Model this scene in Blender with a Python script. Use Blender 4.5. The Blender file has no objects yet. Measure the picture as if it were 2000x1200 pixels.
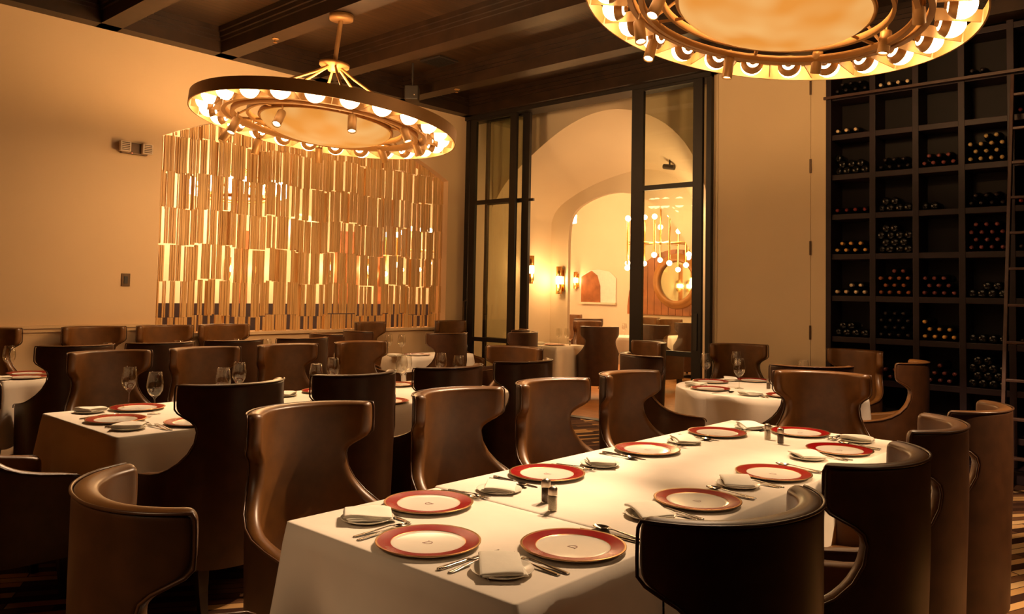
import bpy, bmesh, math, random
from mathutils import Vector, Matrix, Euler
random.seed(7)
PI = math.pi
sc = bpy.context.scene
COL = sc.collection
R_ = math.radians

# ------------------------------------------------------------------ camera
CAM_H, F_PX, CX, CY = 1.5, 1569.0, 1000.0, 502.0
YAW, PITCH, ROLL = R_(42.158), R_(2.63), R_(1.0886)
_f = Vector((-math.sin(YAW) * math.cos(PITCH), math.cos(YAW) * math.cos(PITCH), math.sin(PITCH)))
_r = Vector((math.cos(YAW), math.sin(YAW), 0))
_u = _r.cross(_f)
CAM_R = _r * math.cos(ROLL) + _u * math.sin(ROLL)
CAM_U = -_r * math.sin(ROLL) + _u * math.cos(ROLL)
CAM_F = _f
cam = bpy.data.cameras.new('camera')
cam.sensor_width = 36.0
cam.lens = F_PX / 2000 * 36.0
cam.shift_y = (CY - 600) / 2000
cam.clip_start = 0.05
cam.clip_end = 200
camo = bpy.data.objects.new('camera', cam)
COL.objects.link(camo)
M = Matrix.Identity(4)
for i in range(3):
    M[i][0], M[i][1], M[i][2] = CAM_R[i], CAM_U[i], -CAM_F[i]
M[2][3] = CAM_H
camo.matrix_world = M
sc.camera = camo


def at(px, py, x=None, y=None, z=None):
    """where the sight line through a pixel of the photograph meets a plane of the room"""
    d = CAM_R * ((px - CX) / F_PX) - CAM_U * ((py - CY) / F_PX) + CAM_F
    o = Vector((0, 0, CAM_H))
    if z is not None:
        t = (z - CAM_H) / d.z
    elif x is not None:
        t = x / d.x
    else:
        t = y / d.y
    return o + d * t


# ------------------------------------------------------------------ render look
sc.view_settings.view_transform = 'Standard'
sc.view_settings.look = 'None'
sc.view_settings.exposure = 0.3
sc.view_settings.gamma = 1.0
sc.view_settings.use_curve_mapping = False
try:
    sc.cycles.use_denoising = True
    sc.cycles.max_bounces = 8
    sc.cycles.diffuse_bounces = 3
    sc.cycles.glossy_bounces = 4
    sc.cycles.transmission_bounces = 6
    sc.cycles.transparent_max_bounces = 16
    sc.cycles.caustics_reflective = False
    sc.cycles.caustics_refractive = False
    sc.cycles.sample_clamp_indirect = 4.0
    sc.cycles.blur_glossy = 0.5
except Exception:
    pass
w = bpy.data.worlds.new('world')
sc.world = w
w.use_nodes = True
w.node_tree.nodes['Background'].inputs[0].default_value = (1.0, 0.55, 0.3, 1)
w.node_tree.nodes['Background'].inputs[1].default_value = 0.01

# ------------------------------------------------------------------ materials
MAT = {}


class NT:
    def __init__(s, name):
        s.m = bpy.data.materials.new(name)
        s.m.use_nodes = True
        s.t = s.m.node_tree
        s.n = s.t.nodes
        s.b = s.n['Principled BSDF']
        s.out = s.n['Material Output']
        MAT[name] = s.m

    def add(s, typ, **kw):
        nd = s.n.new(typ)
        for k, v in kw.items():
            if k.startswith('i_'):
                key = k[2:]
                key = int(key) if key.isdigit() else key.replace('_', ' ')
                nd.inputs[key].default_value = v
            else:
                setattr(nd, k, v)
        return nd

    def link(s, a, ao, b, bi):
        s.t.links.new(a.outputs[ao], b.inputs[bi])

    def base(s, col, rough=0.5, metal=0.0, spec=0.5):
        s.b.inputs['Base Color'].default_value = (*col, 1)
        s.b.inputs['Roughness'].default_value = rough
        s.b.inputs['Metallic'].default_value = metal
        s.b.inputs['Specular IOR Level'].default_value = spec
        return s

    def noise_col(s, c1, c2, scale=8, detail=3, stretch=None, lo=0.3, hi=0.7):
        tc = s.add('ShaderNodeTexCoord')
        mp = s.add('ShaderNodeMapping')
        if stretch:
            mp.inputs['Scale'].default_value = stretch
        s.link(tc, 'Object', mp, 'Vector')
        nz = s.add('ShaderNodeTexNoise')
        nz.inputs['Scale'].default_value = scale
        nz.inputs['Detail'].default_value = detail
        s.link(mp, 'Vector', nz, 'Vector')
        cr = s.add('ShaderNodeValToRGB')
        cr.color_ramp.elements[0].position = lo
        cr.color_ramp.elements[0].color = (*c1, 1)
        cr.color_ramp.elements[1].position = hi
        cr.color_ramp.elements[1].color = (*c2, 1)
        s.link(nz, 0, cr, 'Fac')
        s.link(cr, 'Color', s.b, 'Base Color')
        return s, mp, nz, cr

    def bump(s, scale=200, strength=0.1, dist=0.002, detail=2):
        tc = s.add('ShaderNodeTexCoord')
        nz = s.add('ShaderNodeTexNoise')
        nz.inputs['Scale'].default_value = scale
        nz.inputs['Detail'].default_value = detail
        s.link(tc, 'Object', nz, 'Vector')
        bp = s.add('ShaderNodeBump')
        bp.inputs['Strength'].default_value = strength
        bp.inputs['Distance'].default_value = dist
        s.link(nz, 0, bp, 'Height')
        s.link(bp, 'Normal', s.b, 'Normal')
        return s


def simple(name, col, rough=0.5, metal=0.0, spec=0.5, var=0.12, scale=10):
    n = NT(name).base(col, rough, metal, spec)
    n.noise_col(tuple(c * (1 - var) for c in col), tuple(min(1, c * (1 + var)) for c in col), scale)
    return n


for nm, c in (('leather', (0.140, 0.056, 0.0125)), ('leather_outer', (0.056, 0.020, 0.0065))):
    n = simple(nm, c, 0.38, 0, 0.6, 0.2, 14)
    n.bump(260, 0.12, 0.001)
simple('leather_piping', (0.075, 0.03, 0.012), 0.32, 0, 0.6)
simple('leg_wood', (0.02, 0.011, 0.007), 0.35)
n = simple('linen', (0.82, 0.73, 0.62), 0.9, 0, 0.1, 0.04, 5)
n.bump(7, 0.18, 0.012, 4)
n = simple('napkin_cotton', (0.86, 0.80, 0.68), 0.9, 0, 0.1, 0.03, 20)
n.bump(40, 0.15, 0.004, 3)
simple('porcelain', (0.82, 0.76, 0.65), 0.12, 0, 0.5, 0.02)
simple('red_glaze', (0.26, 0.002, 0.004), 0.24, 0, 0.25, 0.08, 30)
simple('gold_line', (0.42, 0.22, 0.08), 0.35, 1.0, 0.5, 0.05)
simple('monogram_ink', (0.16, 0.03, 0.02), 0.5)
simple('steel', (0.62, 0.57, 0.50), 0.14, 1.0, 0.5, 0.05)
simple('shaker_lid', (0.55, 0.47, 0.38), 0.28, 1.0, 0.5, 0.05)
simple('salt_grain', (0.80, 0.70, 0.52), 0.7, 0, 0.3, 0.15, 300)
simple('pepper_grain', (0.10, 0.06, 0.035), 0.7, 0, 0.3, 0.6, 300)
n = simple('plaster', (0.82, 0.59, 0.36), 0.85, 0, 0.15, 0.03, 1.2)
n.bump(60, 0.08, 0.003)
simple('plaster_far', (0.80, 0.66, 0.47), 0.85, 0, 0.15, 0.03, 1.2)
simple('door_paint', (0.80, 0.61, 0.37), 0.55, 0, 0.3, 0.02, 2)
simple('beam_wood', (0.028, 0.0130, 0.006), 0.42, 0, 0.45, 0.35, 6)
simple('frame_bronze', (0.012, 0.008, 0.006), 0.5, 0.0, 0.5, 0.2, 6)
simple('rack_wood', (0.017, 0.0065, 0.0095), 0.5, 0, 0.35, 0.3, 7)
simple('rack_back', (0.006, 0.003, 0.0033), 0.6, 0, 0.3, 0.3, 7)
simple('ladder_wood', (0.075, 0.036, 0.026), 0.42, 0, 0.4, 0.25, 9)
simple('brass_paint', (0.42, 0.225, 0.075), 0.45, 0.3, 0.5, 0.06, 5)
simple('brass', (0.72, 0.42, 0.14), 0.25, 1.0, 0.5, 0.06, 5)
simple('dark_plastic', (0.03, 0.022, 0.018), 0.5)
simple('grey_plastic', (0.03, 0.022, 0.016), 0.5)
simple('pale_plastic', (0.72, 0.56, 0.40), 0.5)
simple('brown_plate', (0.10, 0.055, 0.025), 0.4, 0.4)
simple('panel_wood', (0.36, 0.125, 0.04), 0.45, 0, 0.4, 0.3, 4)
simple('frame_wood', (0.48, 0.21, 0.06), 0.4, 0, 0.4, 0.2, 4)
simple('bottle_glass', (0.006, 0.006, 0.005), 0.16, 0, 0.35, 0.2)
for nm, c in (('foil_gold', (0.85, 0.48, 0.12)), ('foil_cream', (0.90, 0.68, 0.42)), ('foil_red', (0.25, 0.03, 0.025)),
              ('foil_pink', (0.22, 0.06, 0.055)), ('foil_orange', (0.36, 0.11, 0.04)), ('foil_dark', (0.022, 0.014, 0.014)),
              ('foil_olive', (0.50, 0.36, 0.15))):
    simple(nm, c, 0.35, 0.25)
simple('bottle_label', (0.62, 0.5, 0.36), 0.7)
n = NT('mirror').base((0.66, 0.70, 0.52), 0.03, 1.0)  # green tint puts the reflected greenish-lit wall into the colour
n.noise_col((0.60, 0.62, 0.45), (0.72, 0.74, 0.58), 1.5)

# slats
n = NT('slat_wood').base((0.62, 0.34, 0.10), 0.38, 0, 0.45)
n.noise_col((0.62, 0.35, 0.12), (0.88, 0.58, 0.26), 5, 1, (1, 14, 0.4))

# ceiling planks, grooves running along Y
n = NT('ceiling_planks').base((0.07, 0.035, 0.016), 0.4, 0, 0.4)
tc = n.add('ShaderNodeTexCoord')
mp = n.add('ShaderNodeMapping')
mp.inputs['Scale'].default_value = (14, 0.9, 1)
n.link(tc, 'Object', mp, 'Vector')
nz = n.add('ShaderNodeTexNoise', i_Scale=2.2, i_Detail=4.0)
n.link(mp, 'Vector', nz, 'Vector')
cr = n.add('ShaderNodeValToRGB')
cr.color_ramp.elements[0].color = (0.021, 0.0095, 0.004, 1)
cr.color_ramp.elements[0].position = 0.3
cr.color_ramp.elements[1].color = (0.06, 0.028, 0.011, 1)
cr.color_ramp.elements[1].position = 0.75
n.link(nz, 0, cr, 'Fac')
sx = n.add('ShaderNodeSeparateXYZ')
n.link(tc, 'Object', sx, 'Vector')
m1 = n.add('ShaderNodeMath', operation='MULTIPLY', i_1=1 / 0.085)
n.link(sx, 'X', m1, 0)
m2 = n.add('ShaderNodeMath', operation='FRACT')
n.link(m1, 0, m2, 0)
m3 = n.add('ShaderNodeMath', operation='GREATER_THAN', i_1=0.09)
n.link(m2, 0, m3, 0)
mx = n.add('ShaderNodeMix', data_type='RGBA')
mx.inputs[6].default_value = (0.008, 0.004, 0.002, 1)
n.link(m3, 0, mx, 0)
n.link(cr, 'Color', mx, 7)
n.link(mx, 2, n.b, 'Base Color')
bp = n.add('ShaderNodeBump', i_Strength=0.6, i_Distance=0.006)
n.link(m3, 0, bp, 'Height')
n.link(bp, 'Normal', n.b, 'Normal')

# patterned carpet: long wavy bands of tan, brown and near black
n = NT('carpet').base((0.2, 0.1, 0.05), 0.95, 0, 0.1)
tc = n.add('ShaderNodeTexCoord')
nzw = n.add('ShaderNodeTexNoise', i_Scale=0.38, i_Detail=0.0)
n.link(tc, 'Object', nzw, 'Vector')
vm = n.add('ShaderNodeVectorMath', operation='SCALE')
vm.inputs['Scale'].default_value = 0.9
n.link(nzw, 'Color', vm, 0)
va = n.add('ShaderNodeVectorMath', operation='ADD')
n.link(tc, 'Object', va, 0)
n.link(vm, 0, va, 1)
mp = n.add('ShaderNodeMapping')
mp.inputs['Rotation'].default_value = (0, 0, R_(-62))
n.link(va, 0, mp, 'Vector')
bk = n.add('ShaderNodeTexBrick')
bk.offset = 0.37
bk.inputs['Color1'].default_value = (0, 0, 0, 1)
bk.inputs['Color2'].default_value = (1, 1, 1, 1)
bk.inputs['Mortar'].default_value = (0.1, 0.1, 0.1, 1)
bk.inputs['Scale'].default_value = 1.0
bk.inputs['Mortar Size'].default_value = 0.004
bk.inputs['Bias'].default_value = 0.0
bk.inputs['Brick Width'].default_value = 0.7
bk.inputs['Row Height'].default_value = 0.07
n.link(mp, 'Vector', bk, 'Vector')
cr = n.add('ShaderNodeValToRGB')
cr.color_ramp.interpolation = 'CONSTANT'
e = cr.color_ramp.elements
e[0].color = (0.05, 0.021, 0.012, 1)
e[1].position = 0.30
e[1].color = (0.16, 0.072, 0.032, 1)
for p, c in ((0.48, (0.62, 0.36, 0.15)), (0.62, (0.09, 0.04, 0.02)), (0.78, (0.52, 0.29, 0.11)), (0.9, (0.66, 0.42, 0.2))):
    el = e.new(p)
    el.color = (*c, 1)
n.link(bk, 'Color', cr, 'Fac')
n.link(cr, 'Color', n.b, 'Base Color')
n.bump(400, 0.4, 0.004)

n = NT('far_floor').base((0.35, 0.15, 0.05), 0.4, 0, 0.4)
n.noise_col((0.30, 0.12, 0.035), (0.5, 0.23, 0.075), 3, 3, (1, 8, 1))


def emitter(name, col, strength, base=(0.8, 0.8, 0.8)):
    n = NT(name).base(base, 0.3)
    tc = n.add('ShaderNodeTexCoord')
    nz = n.add('ShaderNodeTexNoise', i_Scale=3.0)
    n.link(tc, 'Object', nz, 'Vector')
    mr = n.add('ShaderNodeMapRange')
    mr.inputs['To Min'].default_value = strength * 0.94
    mr.inputs['To Max'].default_value = strength * 1.06
    n.link(nz, 0, mr, 'Value')
    n.link(mr, 0, n.b, 'Emission Strength')
    n.b.inputs['Emission Color'].default_value = (*col, 1)
    return n


WARM = (1.0, 0.55, 0.22)
HALL = (1.0, 0.63, 0.31)
emitter('bulb_glow', (1.0, 0.66, 0.34), 14.0)
emitter('far_bulb_glow', (1.0, 0.66, 0.33), 30.0)
emitter('sconce_glow', (1.0, 0.64, 0.28), 18.0)
emitter('lens_glow', (1.0, 0.72, 0.42), 14.0)
emitter('red_led', (1.0, 0.07, 0.02), 4.0)
# glowing alabaster bowl, cloudy
n = NT('alabaster').base((0.03, 0.015, 0.006), 0.6, 0, 0.05)
tc = n.add('ShaderNodeTexCoord')
nz = n.add('ShaderNodeTexNoise', i_Scale=3.2, i_Detail=1.0)
n.link(tc, 'Object', nz, 'Vector')
cr = n.add('ShaderNodeValToRGB')
cr.color_ramp.elements[0].position = 0.35
cr.color_ramp.elements[0].color = (0.90, 0.33, 0.05, 1)
cr.color_ramp.elements[1].position = 0.72
cr.color_ramp.elements[1].color = (1.0, 0.52, 0.16, 1)
n.link(nz, 0, cr, 'Fac')
n.link(cr, 'Color', n.b, 'Emission Color')
n.b.inputs['Emission Strength'].default_value = 0.72


def glassy(name, tint, ior_f, refl_rough=0.02):
    """thin clear glass: see-through with a real sheen at grazing angles"""
    n = NT(name)
    n.n.remove(n.b)
    tr = n.add('ShaderNodeBsdfTransparent')
    gl = n.add('ShaderNodeBsdfGlossy', i_Roughness=refl_rough)
    gl.inputs['Color'].default_value = (0.95, 0.95, 0.92, 1)
    tcn = n.add('ShaderNodeTexCoord')
    nz = n.add('ShaderNodeTexNoise', i_Scale=2.0)
    n.link(tcn, 'Object', nz, 'Vector')
    cr = n.add('ShaderNodeValToRGB')
    cr.color_ramp.elements[0].color = (*[c * 0.985 for c in tint], 1)
    cr.color_ramp.elements[1].color = (*tint, 1)
    n.link(nz, 0, cr, 'Fac')
    n.link(cr, 'Color', tr, 'Color')
    lw = n.add('ShaderNodeLayerWeight', i_Blend=0.5)
    pw = n.add('ShaderNodeMath', operation='POWER', i_1=4.0)
    n.link(lw, 'Facing', pw, 0)
    ma = n.add('ShaderNodeMath', operation='MULTIPLY_ADD', i_1=0.75, i_2=ior_f)
    n.link(pw, 0, ma, 0)
    mx = n.add('ShaderNodeMixShader')
    n.link(ma, 0, mx, 0)
    n.link(tr, 0, mx, 1)
    n.link(gl, 0, mx, 2)
    n.link(mx, 0, n.out, 'Surface')
    return n


glassy('pane_glass', (0.90, 0.91, 0.84), 0.05)
glassy('wine_glass_clear', (0.975, 0.97, 0.95), 0.07)


# ------------------------------------------------------------------ mesh helpers
class MB:
    def __init__(s):
        s.v, s.f, s.mi, s.sm = [], [], [], []
        s.cur, s.smooth = 0, False

    def face(s, idx):
        s.f.append(tuple(idx))
        s.mi.append(s.cur)
        s.sm.append(s.smooth)

    def box(s, c, d, rot=None):
        """c centre, d full size"""
        b = len(s.v)
        for sz in (-1, 1):
            for sy in (-1, 1):
                for sx_ in (-1, 1):
                    p = Vector((sx_ * d[0] / 2, sy * d[1] / 2, sz * d[2] / 2))
                    if rot is not None:
                        p = rot @ p
                    s.v.append(tuple(p + Vector(c)))
        for q in ((0, 2, 3, 1), (4, 5, 7, 6), (0, 1, 5, 4), (2, 6, 7, 3), (0, 4, 6, 2), (1, 3, 7, 5)):
            s.face([b + i for i in q])
        return s

    def box2(s, p0, p1):
        return s.box([(a + b_) / 2 for a, b_ in zip(p0, p1)], [abs(a - b_) for a, b_ in zip(p0, p1)])

    def grid(s, rows, close=False, flip=False):
        """rows: list of equal-length point lists"""
        b = len(s.v)
        m = len(rows[0])
        for r in rows:
            s.v.extend(tuple(p) for p in r)
        for i in range(len(rows) - 1):
            for j in range(m if close else m - 1):
                a, b1 = b + i * m + j, b + i * m + (j + 1) % m
                c, d = b + (i + 1) * m + (j + 1) % m, b + (i + 1) * m + j
                s.face((a, d, c, b1) if flip else (a, b1, c, d))
        return b

    def cap(s, idx):
        s.face(idx)

    def lathe(s, prof, n=24, c=(0, 0, 0), a0=0, cap0=False, cap1=False, rot=None):
        rows = []
        for r, z in prof:
            row = []
            for k in range(n):
                t = a0 + 2 * PI * k / n
                p = Vector((r * math.cos(t), r * math.sin(t), z))
                if rot is not None:
                    p = rot @ p
                row.append(p + Vector(c))
            rows.append(row)
        b = s.grid(rows, True)
        if cap0:
            s.face([b + k for k in range(n)][::-1])
        if cap1:
            o = b + (len(rows) - 1) * n
            s.face([o + k for k in range(n)])
        return s

    def tube(s, pts, r, n=8, cap=True):
        pts = [Vector(p) for p in pts]
        rows = []
        up = None
        for i, p in enumerate(pts):
            d = (pts[min(i + 1, len(pts) - 1)] - pts[max(i - 1, 0)]).normalized()
            if up is None:
                up = Vector((0, 0, 1)) if abs(d.z) < 0.9 else Vector((1, 0, 0))
            sx_ = d.cross(up).normalized()
            up2 = sx_.cross(d).normalized()
            up = up2
            rr = r[i] if isinstance(r, (list, tuple)) else r
            rows.append([p + sx_ * rr * math.cos(2 * PI * k / n) + up2 * rr * math.sin(2 * PI * k / n) for k in range(n)])
        b = s.grid(rows, True, flip=True)
        if cap:
            s.face([b + k for k in range(n)])
            o = b + (len(rows) - 1) * n
            s.face([o + k for k in range(n)][::-1])
        return s

    def prism(s, poly, y0, y1, axes='xz'):
        """extrude a 2D polygon; axes names the plane, the third axis runs y0..y1"""
        b = len(s.v)
        m = len(poly)
        for yy in (y0, y1):
            for p, q in poly:
                s.v.append({'xz': (p, yy, q), 'xy': (p, q, yy), 'yz': (yy, p, q)}[axes])
        for k in range(m):
            s.face((b + k, b + (k + 1) % m, b + m + (k + 1) % m, b + m + k))
        s.face([b + k for k in range(m)][::-1])
        s.face([b + m + k for k in range(m)])
        return s

    def mesh(s, name, mats, recalc=True, bevel=0.0, subsurf=0):
        me = bpy.data.meshes.new(name)
        me.from_pydata(s.v, [], s.f)
        for m in (mats if isinstance(mats, (list, tuple)) else [mats]):
            me.materials.append(MAT[m])
        for p, mi, sm in zip(me.polygons, s.mi, s.sm):
            p.material_index = mi
            p.use_smooth = sm
        if recalc:
            bm = bmesh.new()
            bm.from_mesh(me)
            bmesh.ops.recalc_face_normals(bm, faces=bm.faces)
            if bevel:
                bmesh.ops.bevel(bm, geom=list(bm.edges), offset=bevel, segments=2, profile=0.6, affect='EDGES', clamp_overlap=True)
            bm.to_mesh(me)
            bm.free()
        me.update()
        return me


def link(name, data, parent=None, loc=(0, 0, 0), rot=(0, 0, 0), scl=(1, 1, 1)):
    o = bpy.data.objects.new(name, data)
    COL.objects.link(o)
    o.location, o.rotation_euler, o.scale = loc, rot, scl
    if parent:
        o.parent = parent
    return o


def tag(o, label=None, cat=None, group=None, kind=None):
    if label:
        o['label'] = label
    if cat:
        o['category'] = cat
    if group:
        o['group'] = group
    if kind:
        o['kind'] = kind
    return o


def build(name, mb, mats, parent=None, loc=(0, 0, 0), rot=(0, 0, 0), bevel=0.0, sub=0):
    o = link(name, mb.mesh(name, mats, bevel=bevel), parent, loc, rot)
    if sub:
        md = o.modifiers.new('sub', 'SUBSURF')
        md.levels = md.render_levels = sub
    return o


def thing(name, label, cat, loc=(0, 0, 0), rot=(0, 0, 0), group=None):
    return tag(link(name, None, None, loc, rot), label, cat, group)


def struct(name, mb, mats, parent=None, bevel=0.0):
    o = build(name, mb, mats, parent, bevel=bevel)
    if not parent:
        o['kind'] = 'structure'
    return o


def copy_tree(o, parent=None):
    c = o.copy()
    COL.objects.link(c)
    if parent:
        c.parent = parent
    for ch in list(o.children):
        copy_tree(ch, c)
    return c


def hide_base(root):
    """drop a pattern object and everything below it"""
    for ch in list(root.children):
        hide_base(ch)
    bpy.data.objects.remove(root)


ORD = ['first', 'second', 'third', 'fourth', 'fifth', 'sixth', 'seventh', 'eighth', 'ninth']

# ================================================================== THE ROOM
XL, YB, ZC = -8.05, 7.94, 3.97          # left wall, back wall, soffit height
ZT = 4.22                               # planked ceiling
X1, Y0 = 3.2, -3.0

struct('floor', MB().box2((XL - 0.3, Y0, -0.1), (X1, YB + 0.02, 0)), 'carpet')
struct('floor_hall', MB().box2((-14.2, YB + 0.02, -0.1), (-2.5, 16.2, 0)).box2((-14.2, 1.0, -0.1), (XL - 0.3, YB + 0.02, 0)), 'far_floor')
struct('ceiling', MB().box2((XL - 0.3, Y0, ZT), (X1, YB + 0.3, ZT + 0.1)), 'ceiling_planks')


def beam_mb(p0, p1, w, along):
    """ceiling beam with stepped moulding on both flanks"""
    m = MB()
    for (hw, z0, z1) in ((w / 2, ZC, ZT), (w / 2 + 0.022, ZC + 0.12, ZT), (w / 2 + 0.045, ZC + 0.155, ZT), (w / 2 + 0.07, ZC + 0.20, ZT)):
        if along == 'x':
            m.box2((p0, p1 - hw, z0), (X1, p1 + hw, z1))
        else:
            m.box2((p0 - hw, Y0, z0), (p0 + hw, p1, z1))
    return m


for yb in (0.6, 1.8, 3.0, 4.2, 5.43, 6.68):
    struct('ceiling_beam', beam_mb(XL, yb, 0.20, 'x'), 'beam_wood')
struct('ceiling_beam', beam_mb(XL + 0.06, YB, 0.20, 'y'), 'beam_wood')
struct('ceiling_beam', beam_mb(XL, YB - 0.04, 0.26, 'x'), 'beam_wood')
struct('ceiling_beam', beam_mb(-1.8, YB, 0.0001, 'y'), 'beam_wood') if False else None

# left wall with the arched screen opening
YS0, YS1, ZS = 3.59, 7.555, 1.0
yc, zc_, Rr = (YS0 + YS1) / 2, -0.92, 4.42


def arch_z(y):
    return zc_ + math.sqrt(Rr * Rr - (y - yc) ** 2)


m = MB()
xa, xb = XL - 0.26, XL
m.box2((xa, Y0, 0), (xb, YS0, ZT))
m.box2((xa, YS1, 0), (xb, YB + 0.05, ZT))
m.box2((xa, YS0, 0), (xb, YS1, ZS))
N = 26
for k in range(N):
    a, b = YS0 + (YS1 - YS0) * k / N, YS0 + (YS1 - YS0) * (k + 1) / N
    m.prism([(a, arch_z(a)), (b, arch_z(b)), (b, ZT), (a, ZT)], xa, xb, 'yz')
struct('wall_left', m, 'plaster')
m = MB()
m.box2((XL, Y0, 1.105), (XL + 0.035, YS0 - 0.02, 1.135)).box2((XL, Y0, 1.07), (XL + 0.018, YS0 - 0.02, 1.105))
struct('trim_1', m, 'plaster')
m = MB()
m.box2((XL - 0.26, YS0, ZS), (XL + 0.03, YS1, ZS + 0.03))
struct('trim_2', m, 'plaster')

struct('wall_right', MB().box2((X1, Y0, 0), (X1 + 0.2, YB + 0.3, ZT)), 'rack_wood')
struct('wall_rear', MB().box2((XL - 0.3, Y0 - 0.2, 0), (X1, Y0, ZT)), 'panel_wood')

# back wall: painted panel with a flush hinged leaf, wine wall to its right
XP0, XP1 = -4.24, -3.01
m = MB()
m.box2((XP0, YB, 0), (XP0 + 0.05, YB + 0.3, ZC)).box2((-3.165, YB, 0), (XP1, YB + 0.3, ZC)).box2((XP0, YB, ZC - 0.02), (XP1, YB + 0.3, ZT)).box2((XP0, YB + 0.1, 0), (XP1, YB + 0.3, ZC))
struct('wall_back', m, 'door_paint')
d = struct('door_1', MB().box2((XP0 + 0.054, YB + 0.004, 0.01), (-3.171, YB + 0.06, ZC - 0.025)), 'door_paint')
for py in (172, 325, 485, 650):
    z = at(1583, py, y=YB).z
    build('hinge', MB().tube([(-3.168, YB - 0.006, z - 0.07), (-3.168, YB - 0.006, z + 0.07)], 0.011, 8), 'brown_plate', d)
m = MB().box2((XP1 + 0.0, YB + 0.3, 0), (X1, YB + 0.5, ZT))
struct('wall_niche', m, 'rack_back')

# ------------------------------------------------------------------ glazed partition
def bar(m, x0, x1, z0, z1, y, d=0.05):
    m.box2((x0, y - d / 2, z0), (x1, y + d / 2, z1))


def gx(px):
    return at(px, 420, y=YB).x


m = MB()
bar(m, XL + 0.0, gx(920.5), 0, ZC, YB, 0.12)
bar(m, gx(1383.5), XP0, 0, ZC, YB, 0.12)
m.box2((XL, YB - 0.09, ZC - 0.05), (XP0, YB + 0.2, ZC + 0.06))
m.box2((XL, YB + 0.02, ZC + 0.06), (XP0, YB + 0.2, ZT))
struct('trim_3', m, 'frame_bronze')
m = MB().box2((XL, YB - 0.06, 0.0), (XP0, YB + 0.06, 0.008))
struct('trim_4', m, 'frame_bronze')


def glass_leaf(name, s0, s1, s2, s3, y, midz=(0.87, 2.75), handle=None):
    """sliding leaf: two stiles, top, bottom and two mid rails, three panes, pull"""
    zt = ZC - 0.05
    m = MB()
    bar(m, s0, s1, 0.02, zt, y, 0.045)
    bar(m, s2, s3, 0.02, zt, y, 0.045)
    bar(m, s1, s2, zt - 0.03, zt, y, 0.04)
    bar(m, s1, s2, 0.02, 0.14, y, 0.04)
    for z in midz:
        bar(m, s1, s2, z - 0.028, z + 0.028, y, 0.04)
    r = struct(name, m, 'frame_bronze')
    zs = [0.14, midz[0] - 0.028, midz[0] + 0.028, midz[1] - 0.028, midz[1] + 0.028, zt - 0.03]
    for a, b in ((0, 1), (2, 3), (4, 5)):
        build('pane', MB().box2((s1, y - 0.004, zs[a]), (s2, y + 0.004, zs[b])), 'pane_glass', r)
    if handle:
        hx, yo = handle
        build('handle', MB().tube([(hx, y - 0.02, 0.98), (hx, y - 0.075, 1.0), (hx, y - 0.075, 1.38), (hx, y - 0.02, 1.40)], 0.012, 8), 'brown_plate', r)
    return r


glass_leaf('door_2', gx(923.5), gx(934), gx(1000.5), gx(1012.5), YB - 0.05, handle=(gx(917.5) + 0.04, 0))
glass_leaf('door_3', gx(943) , gx(947.5), gx(1014.5), gx(1028), YB + 0.06)
glass_leaf('door_4', gx(1238.5), gx(1261), gx(1358.5), gx(1376.5), YB - 0.05)
lp = build('lock_plate', MB().box2((gx(1363), YB - 0.085, 0.92), (gx(1370), YB - 0.074, 1.32)), 'grey_plastic', bpy.data.objects['door_4'])
# short stub of the head rail guide seen beside the left leaves
build('guide_pin', MB().box2((gx(1028), YB + 0.045, 2.73), (gx(1036), YB + 0.075, 2.765)), 'frame_bronze', bpy.data.objects['door_3'])

# ------------------------------------------------------------------ vaulted passage behind the glass
YA1, YA2, YA3 = 8.45, 9.70, 9.76


def resample(pts, n):
    L = [0]
    for a, b in zip(pts, pts[1:]):
        L.append(L[-1] + math.hypot(b[0] - a[0], b[1] - a[1]))
    out = []
    for k in range(n):
        t = L[-1] * k / (n - 1)
        i = max(j for j in range(len(L)) if L[j] <= t + 1e-9)
        i = min(i, len(pts) - 2)
        u = (t - L[i]) / (L[i + 1] - L[i])
        out.append((pts[i][0] + (pts[i + 1][0] - pts[i][0]) * u, pts[i][1] + (pts[i + 1][1] - pts[i][1]) * u))
    return out


def smooth_poly(pts, it=3):
    for _ in range(it):
        q = [pts[0]]
        for a, b, c in zip(pts, pts[1:], pts[2:]):
            q.append(((a[0] + 2 * b[0] + c[0]) / 4, (a[1] + 2 * b[1] + c[1]) / 4))
        q.append(pts[-1])
        pts = q
    return pts


def pix_profile(pix, y, xl, zl, xr, zr):
    c = [(xl, zl)] + [(p.x, p.z) for p in (at(px, py, y=y) for px, py in pix)] + [(xr, zr)]
    c = smooth_poly(resample(c, 40), 4)
    return [(xl, 0.0), (xl, zl * 0.5)] + c + [(xr, zr * 0.5), (xr, 0.0)]


PA = pix_profile([(983, 360), (1031, 310), (1065, 279), (1100, 250), (1150, 222), (1200, 210), (1250, 216), (1300, 238), (1330, 266), (1358, 305)], YA1, -8.12, 2.66, -4.45, 2.3)
PB = pix_profile([(1080, 415), (1102, 395), (1142, 369), (1186, 349), (1236, 333), (1275, 329), (1310, 339), (1334, 357)], YA2, -7.96, 2.62, -5.2, 2.3)
PC = pix_profile([(1113, 430), (1122, 410), (1160, 387), (1198, 375), (1235, 377), (1259, 389), (1295, 409), (1322, 444), (1340, 474)], YA2, -7.62, 2.30, -5.4, 1.9)


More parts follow.
